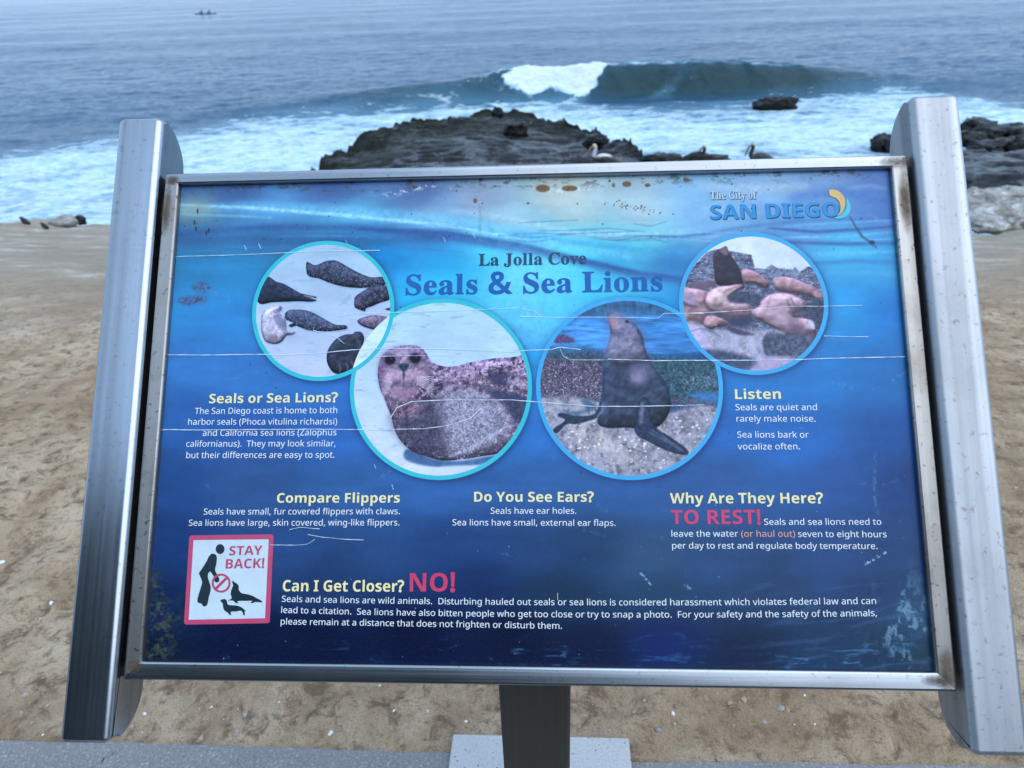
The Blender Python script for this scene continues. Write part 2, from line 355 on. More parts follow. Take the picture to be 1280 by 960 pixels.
def build_footing():
    fl = at_z(566, 917, 0.012); fr = at_z(786, 922, 0.012)
    a = math.atan2(fr.y - fl.y, fr.x - fl.x); L_ = (fr - fl).length
    e = empty('concrete_footing', ((fl.x + fr.x) / 2, (fl.y + fr.y) / 2 - 0.2, 0), a)
    bm = box_bm(-L_ / 2, L_ / 2, -0.2, 0.2, -0.15, 0.012, 0.004, 2)
    e.name = 'footing_anchor'; mw = e.matrix_world.copy(); bpy.data.objects.remove(e)
    o = bmo('concrete_footing', bm, m_concrete('footing_concrete', (0.40, 0.43, 0.45), (0.52, 0.55, 0.57), 0.25, 0.95))
    o.location = ((fl.x + fr.x) / 2 + 0.2 * math.sin(a), (fl.y + fr.y) / 2 - 0.2 * math.cos(a), 0); o.rotation_euler = (0, 0, a)
    tag(o, 'pale pitted concrete footing block around the foot of the sign post', 'footing')
build_footing()

# ------------------------------------------------------------------ the sign
sign = empty('information_sign', mw=SM)
tag(sign, 'tilted blue information panel about seals and sea lions in a brushed steel frame', 'information sign')
steel_v = m_steel('brushed_steel_rail', 1, tint=(0.42, 0.47, 0.53), rough=0.22, dirt=0.22)
steel_side = m_steel('weathered_steel_bar', 1, tint=(0.40, 0.395, 0.38), rough=0.42, dirt=0.8)
steel_u = m_steel('brushed_steel_bar', 0, tint=(0.43, 0.47, 0.52), rough=0.22, dirt=0.22)

steel_v2 = m_steel('worn_steel_rail', 1, tint=(0.44, 0.485, 0.535), rough=0.46, dirt=0.3)
def rail(u0, u1, label, mt=None, bo=-0.083):
    # side outline in (v, w): flat front, flat back, rounded top and bottom towards the back
    f, b, t = 0.018, -0.046, 0.687
    pts = [(bo + 0.006, f), (t - 0.006, f)]
    for k in range(1, 4): a = math.pi / 2 * k / 3; pts.append((t - 0.006 + 0.006 * math.sin(a), f - 0.006 + 0.006 * math.cos(a)))
    for k in range(1, 13): a = math.pi / 2 * k / 12; pts.append((t - 0.052 + 0.052 * math.cos(a), f - 0.009 - (f - 0.009 - b) * math.sin(a)))
    for k in range(0, 12): a = math.pi / 2 * (1 - k / 12); pts.append((bo + 0.052 - 0.052 * math.cos(a), f - 0.009 - (f - 0.009 - b) * math.sin(a)))
    for k in range(1, 4): a = math.pi / 2 * (1 - k / 3); pts.append((bo + 0.006 - 0.006 * math.sin(a + 0), f - 0.006 + 0.006 * math.cos(a)))
    Q = []
    for p in pts:
        if not Q or math.hypot(p[0] - Q[-1][0], p[1] - Q[-1][1]) > 5e-4: Q.append(p)
    if math.hypot(Q[0][0] - Q[-1][0], Q[0][1] - Q[-1][1]) < 5e-4: Q.pop()
    bm = bmesh.new(); A = [bm.verts.new((u0, v, w_)) for v, w_ in Q]; B = [bm.verts.new((u1, v, w_)) for v, w_ in Q]
    n = len(Q)
    for i in range(n): bm.faces.new((A[i], A[(i + 1) % n], B[(i + 1) % n], B[i]))
    c1 = bm.faces.new(A); c2 = bm.faces.new(B[::-1])
    es = list(c1.edges) + list(c2.edges)
    bmesh.ops.bevel(bm, geom=es, offset=0.0085, segments=5, profile=0.5, affect='EDGES')
    o = bmo('side_rail', bm, mt or steel_v, sign, smooth=True)
    md = o.modifiers.new('wn', 'WEIGHTED_NORMAL'); md.keep_sharp = True
    o['label'] = label
    return o
rail(-0.0815, -0.0215, 'side rail darker towards its lower end', None, -0.088)
rail(0.9375, 0.9975, 'side rail with long worn streaks down its face', steel_v2)

# frame of four mitred bars, front face proud of the panel
FW = 0.008
oTL, oTR, oBR, oBL = (-0.0165, 0.6122), (0.9325, 0.6135), (0.9325, -0.0200), (-0.0165, -0.0200)
iTL, iTR, iBR, iBL = [puv(x, y, FW) for x, y in ((223.5, 230), (1114, 209), (1170.5, 840), (176.5, 826.5))]
def bar(a, b, c, d, mt):
    # a,b outer edge ends, c,d inner edge ends (c next to b)
    bm = bmesh.new(); top = [bm.verts.new((p[0], p[1], FW)) for p in (a, b, c, d)]; bot = [bm.verts.new((p[0], p[1], -0.017)) for p in (a, b, c, d)]
    bm.faces.new(top); bm.faces.new(bot[::-1]); es = []
    for i in range(4):
        bm.faces.new((top[i], bot[i], bot[(i + 1) % 4], top[(i + 1) % 4]))
    bm.edges.ensure_lookup_table()
    es = [e for e in bm.edges if (set(e.verts) == {top[0], top[1]} or set(e.verts) == {top[2], top[3]})]
    bmesh.ops.bevel(bm, geom=es, offset=0.0032, segments=3, profile=0.5, affect='EDGES')
    o = bmo('frame_bar', bm, mt, sign, smooth=True); o.modifiers.new('wn', 'WEIGHTED_NORMAL'); return o
g = 0.0002
bar(oTL, oTR, iTR, iTL, steel_u); bar(oBR, oBL, iBL, iBR, steel_u)
bar((oTR[0], oTR[1] - g), (oBR[0], oBR[1] + g), (iBR[0], iBR[1] + g), (iTR[0], iTR[1] - g), steel_side)['label'] = 'frame bar stained brown at its ends'
bar((oBL[0], oBL[1] + g), (oTL[0], oTL[1] - g), (iTL[0], iTL[1] - g), (iBL[0], iBL[1] + g), steel_side)['label'] = 'frame bar stained brown near the top'
back = bmo('backing_plate', box_bm(-0.0222, 0.9382, -0.010, 0.605, -0.034, -0.0185, 0.001, 1), m_plain('backing_aluminium', (0.22, 0.23, 0.24), 0.5, 0.8), sign)

# stain smudges at the welded corners (rust film lying on the steel)
def m_stain():
    n = NT('weld_rust'); f = n.noise(120, 5, 0.7, n.map((1, 1, 1)))
    n.set(Base_Color=n.ramp(f, (0.3, (0.05, 0.035, 0.025)), (0.7, (0.20, 0.14, 0.09))), Roughness=0.8)
    a = n.attr('a'); al = n.ramp(n.math('MULTIPLY', a, n.noise(45, 6, .75)), (0.10, 0.0), (0.42, 0.8))
    n.set(Alpha=al); return n.m
mst = m_stain()
def smudge(u, v, ru, rv, wz=FW + 0.0004):
    k = 9; P = np.zeros((k, k, 3)); A = np.zeros((k, k))
    for i in range(k):
        for j in range(k):
            s, t = j / (k - 1) * 2 - 1, i / (k - 1) * 2 - 1
            P[i, j] = (u + s * ru, v + t * rv, wz); A[i, j] = max(0, 1 - math.hypot(s, t))
    return gridmesh('rust_stain', P, mst, sign, {'a': A})

# central post
post = bmo('post', box_bm(-0.0508, 0.0508, 0.0, 0.1016, 0.0, 0.90, 0.006, 3), None)
def m_post():
    n = NT('dark_post_steel'); f = n.noise(40, 6, 0.7, n.map((1, 1, 0.5))); g_ = n.noise(1, 4, 0.6, n.map((90, 90, 2)))
    c = n.mix(g_, (0.035, 0.030, 0.026), (0.075, 0.067, 0.060)); c = n.mix(n.ramp(f, (0.56, 0.0), (0.7, 0.7)), c, (0.09, 0.05, 0.03))
    n.set(Base_Color=c, Roughness=0.5, Specular_IOR_Level=0.25); n.bump(f, 0.2, 0.001); return n.m
post.data.materials.append(m_post())
pm = Matrix.Translation((0.0147, 0.660, 0.0)) @ Matrix.Rotation(math.atan2(U.y, U.x), 4, 'Z')
post.parent = sign; post.matrix_parent_inverse = SM.inverted(); post.matrix_basis = pm
brk = bmo('bracket', box_bm(PW / 2 - 0.13, PW / 2 + 0.13, 0.13, 0.42, -0.058, -0.0345, 0.002, 1), m_plain('bracket_steel', (0.2, 0.2, 0.2), 0.5, 0.8), sign)

# ------------------------------------------------------------------ printed artwork (painted here, in code)
CW, CH = 1832, 1200
CX, CY = CW / PW, CH / PH
ART = np.zeros((CH, CW, 3), np.float32)
def cpt(x, y): a, b = puv(x, y); return (a * CX, b * CY)
gx, gy = np.meshgrid((np.arange(CW) + .5) / CX, (np.arange(CH) + .5) / CY)
# photo-plane position of each canvas pixel, used only to space the colour samples over the print
Wp = [O[i] - CAM[i] + U[i] * gx + V[i] * gy for i in range(3)]
RT = RM.transposed(); Cp = [RT[i][0] * Wp[0] + RT[i][1] * Wp[1] + RT[i][2] * Wp[2] for i in range(3)]
QX = 640 + F * Cp[0] / -Cp[2]; QY = 480 - F * Cp[1] / -Cp[2]
cols = [(224,240,58,92,150),(300,238,62,96,155),(420,236,70,95,150),(520,240,84,108,160),(600,250,150,165,190),(700,240,190,195,185),(790,240,165,190,200),(870,235,130,180,215),(960,232,140,180,215),(1040,232,125,160,205),(1100,232,85,125,190),
(230,262,130,175,180),(330,266,105,175,225),(440,272,115,200,235),(540,276,165,205,235),(640,280,190,215,225),(720,270,200,212,210),(800,270,185,205,215),(880,275,125,175,215),(1000,280,95,150,205),(1100,270,85,130,195),
(230,290,55,95,150),(330,292,58,95,150),(440,296,50,110,170),(540,298,45,105,175),(640,300,70,165,220),(720,298,110,195,230),(800,298,120,195,225),
(230,330,55,115,175),(300,340,55,125,190),(480,320,25,120,200),(560,330,40,145,215),(660,345,125,210,245),(560,360,75,180,238),(760,362,85,185,238),(700,345,118,205,244),(620,318,90,190,240),(720,318,110,200,240),(760,330,60,150,220),(840,330,55,110,180),(1060,310,90,170,225),(1110,320,75,150,215),
(220,390,65,125,200),(300,400,65,125,205),(520,385,55,165,230),(600,385,85,185,235),(680,380,80,180,235),(840,400,30,140,222),(1050,380,55,140,215),(1120,390,38,110,195),
(215,450,70,110,190),(300,460,72,110,190),(440,480,65,105,190),(665,440,55,150,225),(670,480,50,130,210),(910,470,45,110,190),(1000,470,50,110,190),(1120,460,45,100,175),
(210,520,55,88,165),(300,540,55,85,165),(430,540,62,95,180),(670,540,55,105,190),(910,540,48,95,180),(1000,550,45,95,180),(1130,550,35,75,150),
(205,600,40,72,145),(320,600,58,82,150),(430,610,60,95,170),(550,610,60,98,180),(670,610,55,92,170),(800,610,52,88,165),(900,600,52,88,165),(1040,600,45,80,158),(1140,600,28,60,130),
(200,680,28,55,120),(380,690,48,72,138),(480,680,48,75,140),(560,680,38,62,128),(660,690,38,62,120),(740,690,32,60,112),(800,700,55,80,130),(900,705,42,68,125),(1040,700,40,68,132),(1150,690,32,62,120),
(195,760,20,42,95),(400,720,38,58,112),(600,730,22,45,100),(700,740,28,55,98),(820,740,38,68,115),(950,735,36,66,120),(1100,740,30,60,120),(1150,760,48,80,130),
(190,820,18,35,75),(300,805,12,28,88),(400,810,10,28,85),(520,800,8,22,80),(640,800,8,25,82),(740,810,12,32,88),(830,800,18,48,120),(930,815,15,45,100),(1020,820,30,75,135),(1100,820,28,70,125),(1165,820,40,80,120)]
num = np.zeros((CH // 4 + 1, CW // 4 + 1, 3)); den = np.zeros((CH // 4 + 1, CW // 4 + 1))
qx, qy = QX[::4, ::4], QY[::4, ::4]; num = num[:qx.shape[0], :qx.shape[1]]; den = den[:qx.shape[0], :qx.shape[1]]
for x, y, r, g_, b in cols:
    if b > r * 1.5 and y > 285: r *= .86; g_ *= 1.04
    if 290 < y < 600 and b > r * 1.5: g_ *= 1.06; r *= .93
    if y > 590: b *= .92
    if y > 730: r *= .86; g_ *= .88; b *= .88
    if y > 795: r *= .72; g_ *= .74; b *= .76
    k = 1 / (((qx - x) / 1.5) ** 2 + (qy - y) ** 2 + 420) ** 1.9
    num += k[..., None] * np.array([r, g_, b]); den += k
lo = num / den[..., None]
def up4(a):
    ix = np.clip((np.arange(CW) - 0) / 4, 0, a.shape[1] - 1.001); iy = np.clip(np.arange(CH) / 4, 0, a.shape[0] - 1.001)
    x0 = ix.astype(int); y0 = iy.astype(int); fx = (ix - x0)[None, :, None]; fy = (iy - y0)[:, None, None]
    return (a[y0][:, x0] * (1 - fx) + a[y0][:, x0 + 1] * fx) * (1 - fy) + (a[y0 + 1][:, x0] * (1 - fx) + a[y0 + 1][:, x0 + 1] * fx) * fy
ART[:] = up4(lo)

def blur1(m, r):
    r = int(max(1, round(r)))
    for ax in (0, 1):
        for _ in range(2):
            p = np.pad(m, [(r + 1, r) if k == ax else (0, 0) for k in range(2)], mode='edge'); c = np.cumsum(p, ax)
            m = (c[2 * r + 1:] - c[:-2 * r - 1])[:m.shape[0]] / (2 * r + 1) if ax == 0 else (c[:, 2 * r + 1:] - c[:, :-2 * r - 1])[:, :m.shape[1]] / (2 * r + 1)
    return m
def raster(P, pad=3):
    """anti-aliased even-odd fill of canvas-space polygons; returns bbox slices and the mask"""
    if isinstance(P[0][0], (int, float)): P = [P]
    xs = [p[0] for q in P for p in q]; ys_ = [p[1] for q in P for p in q]
    x0 = max(0, int(min(xs)) - pad); x1 = min(CW, int(max(xs)) + pad + 2); y0 = max(0, int(min(ys_)) - pad); y1 = min(CH, int(max(ys_)) + pad + 2)
    if x1 <= x0 or y1 <= y0: return None
    S = 3; H_, W_ = (y1 - y0) * S, (x1 - x0) * S; D = np.zeros((H_, W_ + 1), np.int32)
    for q in P:
        for i in range(len(q)):
            (ax, ay), (bx, by) = q[i - 1], q[i]
            ax, bx = (ax - x0) * S, (bx - x0) * S; ay, by = (ay - y0) * S, (by - y0) * S
            if ay > by: ax, ay, bx, by = bx, by, ax, ay
            r0, r1 = max(0, math.ceil(ay - .5)), min(H_, math.ceil(by - .5))
            if r1 <= r0: continue
            rr = np.arange(r0, r1); xx = ax + (rr + .5 - ay) * (bx - ax) / (by - ay); cc = np.clip(np.ceil(xx - .5).astype(int), 0, W_)
            np.add.at(D, (rr, cc), 1)
    M = (np.cumsum(D[:, :W_], 1) % 2).astype(np.float32)
    return (slice(y0, y1), slice(x0, x1)), M.reshape(y1 - y0, S, x1 - x0, S).mean((1, 3))
def smooth_closed(P, k=5):
    n = len(P); R = []
    for i in range(n):
        p0, p1, p2, p3 = P[i - 1], P[i], P[(i + 1) % n], P[(i + 2) % n]
        for j in range(k):
            t = j / k
            R.append(tuple(0.5 * (2 * p1[a] + (p2[a] - p0[a]) * t + (2 * p0[a] - 5 * p1[a] + 4 * p2[a] - p3[a]) * t * t + (3 * p1[a] - p0[a] - 3 * p2[a] + p3[a]) * t ** 3) for a in (0, 1)))
    return R
CLIP = None
def paint(P, col, alpha=1.0, soft=0, var=0.10, cell=9, seed=1, edge=None, er=7, spots=None, grad=None, sm=True, stretch=(1, 1), thr=None, lit=0.0, lr=9):
    """P in canvas px. edge: rim colour, spots: (colour, scale, threshold), grad: second colour at the bottom"""
    if sm: P = smooth_closed(P)
    r = raster(P, 3 + int(soft * 3)); 
    if r is None: return
    sl_, M = r
    hard = M
    if soft: M = blur1(M, soft)
    yy, xx = np.mgrid[sl_[0], sl_[1]]; yy = yy.astype(float); xx = xx.astype(float)
    n_ = fbm(xx / cell * stretch[0], yy / cell * stretch[1], 5, .6, seed)
    C = np.array(col, float) * np.ones(M.shape + (3,))
    if grad is not None:
        t = (yy - yy.min()) / max(1, yy.max() - yy.min()); C = C * t[..., None] + np.array(grad, float) * (1 - t[..., None])
    if edge is not None:
        e = sst(0.55, 1.0, blur1(hard, er)); C = C * e[..., None] + np.array(edge, float) * (1 - e[..., None])
    C = C * (1 + var * 4 * (n_ - 0.5))[..., None]
    if lit:
        hb = blur1(hard, lr) + 0.35 * blur1(hard * n_, 3); gy_, gx_ = np.gradient(hb)
        C = C * np.clip(1 + lit * lr * (-gy_ + 0.35 * gx_), .45, 1.7)[..., None]
    if spots:
        sc_, ss, th = spots; q = fbm(xx / ss, yy / ss, 4, .65, seed + 3); q = sst(th, th + 0.12, q)[..., None]; C = C * (1 - q) + np.array(sc_, float) * q
    a = M * alpha
    if thr is not None: a = a * sst(thr, thr + .15, fbm(xx / cell * stretch[0], yy / cell * stretch[1], 5, .62, seed + 9))
    if CLIP is not None: a = a * CLIP[sl_]
    ART[sl_] = ART[sl_] * (1 - a[..., None]) + C * a[..., None]
def stroke(P, wd, col, alpha=1.0, soft=0, **k):
    L_, R_ = [], []
    for i, p in enumerate(P):
        a = P[max(0, i - 1)]; b = P[min(len(P) - 1, i + 1)]; dx, dy = b[0] - a[0], b[1] - a[1]; l = math.hypot(dx, dy) or 1
        w_ = wd * (0.25 + 0.75 * math.sin(math.pi * (i + .5) / len(P))) / 2
        L_.append((p[0] - dy / l * w_, p[1] + dx / l * w_)); R_.append((p[0] + dy / l * w_, p[1] - dx / l * w_))
    paint(L_ + R_[::-1], col, alpha, soft, sm=False, **k)
PX = lambda pts: [cpt(x, y) for x, y in pts]
def ell(cx, cy, rx, ry, n=28, rot=0): return [(cx + rx * math.cos(t) * math.cos(rot) - ry * math.sin(t) * math.sin(rot), cy + rx * math.cos(t) * math.sin(rot) + ry * math.sin(t) * math.cos(rot)) for t in [2 * math.pi * i / n for i in range(n)]]

# --- under-water background of the print
n1 = fbm(QX / 60, QY / 14, 5, .55, 41); n2 = fbm(QX / 9, QY / 7, 4, .6, 42)
ART *= (1 + 0.16 * (n1 - .5) + 0.07 * (n2 - .5))[..., None]
def band(pts, wd, col, a, soft): stroke(PX(pts), wd, col, a, soft)
band([(218,262),(300,258),(400,262),(500,270),(590,282),(660,296),(720,308),(790,322)], 34, (120,205,240), 0.55, 7)
band([(225,256),(320,260),(430,269),(560,282),(650,298)], 10, (165,230,245), 0.75, 2)
band([(225,268),(300,270),(340,272)], 8, (120,200,225), .6, 2)
band([(440,286),(560,291),(650,306),(730,326),(800,341),(860,349)], 10, (38,70,135), .6, 3)
band([(640,292),(720,303),(800,312),(860,316)], 12, (60,165,225), .5, 4)
band([(222,292),(330,284),(440,284),(560,296),(660,312),(740,330),(800,345),(860,352)], 22, (48,82,145), 0.65, 6)
band([(222,300),(330,300),(470,300),(560,300)], 26, (50,88,142), 0.5, 8)
band([(700,292),(780,300),(860,296),(930,284),(1000,276),(1115,272)], 9, (60,110,165), 0.5, 3)
band([(560,262),(640,274),(720,292),(800,294),(860,290)], 16, (190,225,235), 0.55, 6)
band([(960,285),(1020,290),(1070,287),(1118,283)], 9, (60,88,150), 0.7, 2)
band([(980,283),(1040,279),(1115,276)], 5, (120,190,230), 0.6, 2)
band([(985,296),(1050,296),(1118,290)], 7, (110,190,235), 0.7, 2)
band([(985,303),(1060,305),(1120,304)], 9, (60,82,150), 0.75, 3)
band([(1015,318),(1060,316),(1120,314)], 10, (105,195,240), 0.75, 3)
band([(1010,330),(1070,326),(1124,328)], 10, (55,105,175), 0.6, 4)
band([(1030,342),(1080,340),(1125,344)], 8, (95,180,230), 0.5, 4)
band([(870,232),(950,236),(1010,232)], 22, (185,205,220), 0.55, 7)
band([(880,262),(905,255),(900,275)], 26, (170,205,225), 0.5, 7)
band([(985,248),(1050,240),(1110,252)], 26, (70,120,190), 0.6, 8)
band([(1060,236),(1085,232),(1110,236)], 9, (160,195,220), 0.6, 4)
for i in range(26):                                                       # fine ripples in the printed water
    rr = random.Random(i); x = 600 + rr.random() * 500 * (1 if i % 2 else .4); y = 276 + rr.random() * 26; l = 40 + rr.random() * 90
    band([(x, y), (x + l * .5, y + rr.uniform(-3, 3)), (x + l, y + rr.uniform(-4, 4))], 3, ((50,85,140), (150,210,235))[i % 2], 0.4, 1)
for i in range(16):
    rr = random.Random(i + 50); x = 225 + rr.random() * 250; y = 278 + rr.random() * 60; l = 60 + rr.random() * 120
    band([(x, y), (x + l * .5, y + rr.uniform(-3, 2)), (x + l, y + rr.uniform(-2, 6))], 3, ((45,90,150), (95,160,205))[i % 2], 0.3, 1.5)
for x in (630, 655, 685):                                                 # light shafts
    paint(PX([(x - 6, 300), (x + 10, 300), (x + 50, 420), (x - 40, 420)]), (135,205,240), 0.18, 9)
# --- swirls along the foot of the print
R1 = ridge(QX / 46, QY / 9 + 0.8 * fbm(QX / 60, QY / 40, 3, .5, 44), 5, 3); R2 = fbm(QX / 22, QY / 16, 5, .6, 45)
mk = sst(778, 815, QY) * sst(0.50, 0.78, R1) * sst(0.40, 0.70, R2) * (0.4 + fbm(QX / 5, QY / 2.2, 4, .7, 53))
loc = 0.25 + np.exp(-((QX - 665) / 70) ** 2 - ((QY - 822) / 12) ** 2) + 1.1 * np.exp(-((QX - 1020) / 45) ** 2 - ((QY - 828) / 14) ** 2) + 0.9 * np.exp(-((QX - 830) / 38) ** 2 - ((QY - 800) / 26) ** 2) + 0.7 * np.exp(-((QX - 1120) / 70) ** 2 - ((QY - 815) / 30) ** 2) + .5 * np.exp(-((QX - 370) / 80) ** 2 - ((QY - 820) / 9) ** 2)
mk = np.clip(mk * loc * 0.62, 0, 0.62)[..., None]; ART = ART * (1 - mk) + np.array([110, 175, 215]) * mk
a_ = np.exp(-((QX - 832) / 42) ** 2 - ((QY - 806) / 26) ** 2)[..., None] * 0.55; ART = ART * (1 - a_) + np.array([12, 38, 110]) * a_
sw = sst(.55, .75, ridge(QX / 90 + QY / 60, QY / 14 + QX / 160, 4, 8)) * sst(880, 980, QX) * sst(690, 740, QY) * 0.22
ART = ART * (1 - sw[..., None]) + np.array([90, 120, 165]) * sw[..., None]
# --- chalky salt and mould
m_ = sst(.50, .68, fbm(QX / 13, QY / 19, 6, .7, 46)) * (np.exp(-((QX - 1128) / 34) ** 2 - ((QY - 775) / 48) ** 2) + 0.9 * np.exp(-((QX - 1150) / 26) ** 2 - ((QY - 820) / 30) ** 2))
m_ = np.clip(m_, 0, .75)[..., None]; ART = ART * (1 - m_) + np.array([120, 155, 175]) * m_
m_ = sst(.48, .62, fbm(QX / 9, QY / 8, 6, .75, 47)) * (np.exp(-((QX - 192) / 26) ** 2 - ((QY - 808) / 20) ** 2) * 1.3 + np.exp(-((QX - 190) / 14) ** 2 - ((QY - 750) / 50) ** 2) + .8 * np.exp(-((QX - 214) / 16) ** 2 - ((QY - 770) / 22) ** 2))
m_ = np.clip(m_, 0, .85)[..., None]; tone = fbm(QX / 4, QY / 4, 3, .7, 48)[..., None]; ART = ART * (1 - m_) + (np.array([58, 66, 60]) * (0.35 + 1.3 * tone)) * m_
m_ = (np.exp(-((QX - 245) / 22) ** 2 - ((QY - 262) / 14) ** 2) * .55 * (0.4 + fbm(QX / 8, QY / 10, 4, .6, 49)))[..., None]; ART = ART * (1 - m_) + np.array([150, 160, 140]) * m_
for (cx, cy, rx, ry) in ((252,359,12,7),(236,376,14,6),(250,374,9,5)):
    paint(PX(ell(cx, cy, rx, ry)), (72, 92, 125), 0.7, 4, var=.3, cell=5)
# dirty rim at the top where the film lifts, tan spots where it has gone through
m_ = (sst(241, 228, QY - (QX - 224) * -0.0236 * 1.0 - 0) * 0)[..., None]
top = QY + (QX - 224) * 0.0236
m_ = (sst(251, 234, top) * sst(.52, .7, fbm(QX / 10, QY / 5, 5, .7, 51)) * .8)[..., None]; ART = ART * (1 - m_) + np.array([75, 80, 80]) * m_
m_ = (np.exp(-((top - 245 - 5 * np.sin(QX / 18)) / 3.5) ** 2) * sst(.5, .66, fbm(QX / 5, QY / 3.4, 4, .7, 52)) * (np.exp(-((QX - 520) / 42) ** 2) + 1.0 * np.exp(-((QX - 705) / 48) ** 2)))[..., None]
m_ = np.clip(m_, 0, .85); ART = ART * (1 - m_) + np.array([215, 232, 240]) * m_
for (cx, cy, rx, ry) in ((678.5,235.5,8,4),(712,235.5,9,3),(783.5,230,5,3),(809.5,231.5,3.2,2),(594,251,2.2,2.5),(767,231.5,1.6,2.4),(762,226,1.3,1.5),(858,225,4,2.2),(519,234,3,1.5),(660,254,1.5,1.2)):
    paint(PX(ell(cx, cy - (0 if rx > 6 else 0), rx * 1.15, ry * 1.25)), (70, 60, 50), 0.5, 1); paint(PX(ell(cx, cy, rx, ry)), (112, 84, 56), 0.9, 0, var=.25, cell=3, thr=.12)
for i in range(46):
    rr = random.Random(i + 900); x = rr.gauss(790, 16); y = 256 + (x - 770) * 0.16 + rr.gauss(0, 2.6); q = rr.uniform(.5, 1.4)
    paint(PX(ell(x, y, q, q * .8, 7)), (120, 88, 56), 0.8, 0, sm=False)
for i in range(150):                                                      # pin-prick dirt specks
    rr = random.Random(i + 300); x = rr.uniform(225, 1120); y = rr.uniform(235, 820) if i % 3 else rr.uniform(230, 300); q = rr.uniform(.4, 1.1)
    paint(PX(ell(x, y, q, q, 6)), (30, 45, 70), 0.7, 0, sm=False)
for i in range(60):
    rr = random.Random(i + 600); x = rr.uniform(240, 1130); y = rr.uniform(620, 825); q = rr.uniform(.35, .9)
    paint(PX(ell(x, y, q, q, 6)), (165, 195, 220), 0.8, 0, sm=False)
for (x, y) in ((243,278),(245,286),(258,291),(247,264),(261,288)): paint(PX(ell(x, y, 1.2, 3.4, 8)), (35, 45, 60), .8, 0, sm=False)
stroke(PX([(1062,270),(1070,284),(1078,296),(1090,304),(1096,310)]), 7, (55, 85, 110), .75, 1); paint(PX(ell(1090,303,3.5,2.5)), (35, 55, 70), .9, 1)
stroke(PX([(599,254),(600,270),(600,285),(602,302)]), 7, (110, 150, 160), .45, 2)
for i, (x, y) in enumerate(((305,306),(323,304),(554,296),(591,291),(432,300))): stroke(PX([(x, y), (x + 1.5, y + 3), (x + 3, y + 7)]), 2.4, (190, 225, 240), .8, 0)
stroke(PX([(1093,560),(1094,590),(1093,620),(1098,645)]), 9, (120, 150, 190), .40, 2, thr=.42, cell=6)
stroke(PX([(1080,706),(1095,697),(1108,690)]), 8, (170, 200, 220), .8, 0, thr=.45, cell=5)
stroke(PX([(800,716),(808,724),(814,732)]), 6, (150, 185, 210), .8, 0, thr=.38, cell=5); stroke(PX([(855,730),(860,734),(864,736)]), 8, (130, 170, 200), .7, 1, thr=.35, cell=5)

# --- circular photographs: fitted as circles on the panel
def circ(pl_, pr_, pt_, pb_):
    a = [puv(*p) for p in (pl_, pr_, pt_, pb_)]; cu = (a[0][0] + a[1][0]) / 2; cv = (a[2][1] + a[3][1]) / 2
    return cu, cv, ((a[1][0] - a[0][0]) + (a[2][1] - a[3][1])) / 4
D1 = circ((314,390),(494,388),(404,302.5),(404,475)); D2 = circ((438,486),(664.5,486),(550,373),(552,600.5))
D3 = circ((670,486),(904,486),(787,371),(788,600)); D4 = circ((848.5,380),(1035.5,380),(940,291),(943,468.5))
def disc_mask(D, k=1.0):
    d = np.hypot(gx - D[0], gy - D[1]); return np.clip((D[2] * k - d) * CX + .5, 0, 1)
def shadow(D):
    global ART
    a = (np.exp(-np.clip(np.hypot(gx - D[0] - .0015, gy - D[1] + .002) - D[2], 0, None) / .0035) * .42)[..., None]; ART = ART * (1 - a) + np.array([15, 35, 85]) * a
for D in (D1, D2, D3, D4): shadow(D)
BASE = ART.copy()
def zf(x0, y0, s): return lambda pts: [cpt(x0 + X / s, y0 + Y / s) for X, Y in pts]

# photo 1: harbour seals resting on pale sand
CLIP = disc_mask(D1); Z = zf(330, 290, 5.333)
paint(Z([(-120,20),(900,20),(900,1000),(-120,1000)]), (150,188,206), sm=False, grad=(172,190,212), var=.03, cell=60, stretch=(1, 2)); 
paint(Z([(-120,20),(900,20),(900,1000),(-120,1000)]), (128,160,185), .35, sm=False, var=.1, cell=14, seed=5, thr=.6, stretch=(.5, 1.4))
dk = (47, 57, 76)
def under(P, col=(105, 135, 165)): paint([(x + 1.5, y - 2.5) for x, y in P], col, .6, 2)
S_ = Z([(283,205),(300,203),(335,222),(370,213),(420,193),(475,190),(520,210),(580,245),(650,280),(720,303),(800,300),(810,350),(740,360),(680,372),(600,372),(520,362),(440,340),(370,312),(300,295),(283,260)]); under(S_)
paint(S_, (58, 68, 88), lit=1.0, lr=9, edge=(36, 44, 60), er=6, var=.2, cell=6, spots=((112, 124, 140), 2.6, .60)); paint(Z([(440,215),(500,215),(560,262),(540,300),(470,290),(430,250)]), (120, 132, 148), .55, 3, var=.3, cell=3, thr=.5)
S_ = Z([(-40,285),(30,297),(80,330),(130,345),(190,378),(250,410),(340,430),(348,440),(300,440),(352,456),(310,465),(230,462),(150,465),(60,468),(-40,468)]); under(S_); paint(S_, dk, lit=1.0, lr=9, edge=(36, 42, 58), er=5, var=.2, cell=7); stroke(Z([(265,425),(300,430),(335,437)]), 4, (150,145,155), .8)
S_ = Z([(-10,540),(40,505),(70,495),(110,492),(120,515),(100,540),(140,570),(150,620),(155,665),(210,665),(190,685),(150,692),(120,730),(80,747),(30,740),(0,715),(-20,640)]); under(S_); paint(S_, (172, 178, 196), lit=1.0, lr=9, edge=(112, 114, 138), er=6, var=.14, cell=8)
paint(Z([(60,560),(100,555),(140,600),(140,660),(110,640),(80,610)]), (105, 112, 140), .75, 2); paint(Z([(20,690),(60,680),(95,700),(85,735),(40,735)]), (118, 112, 130), .7, 2); paint(Z([(60,525),(110,505),(116,515),(80,545)]), (100, 100, 120), .6, 1)
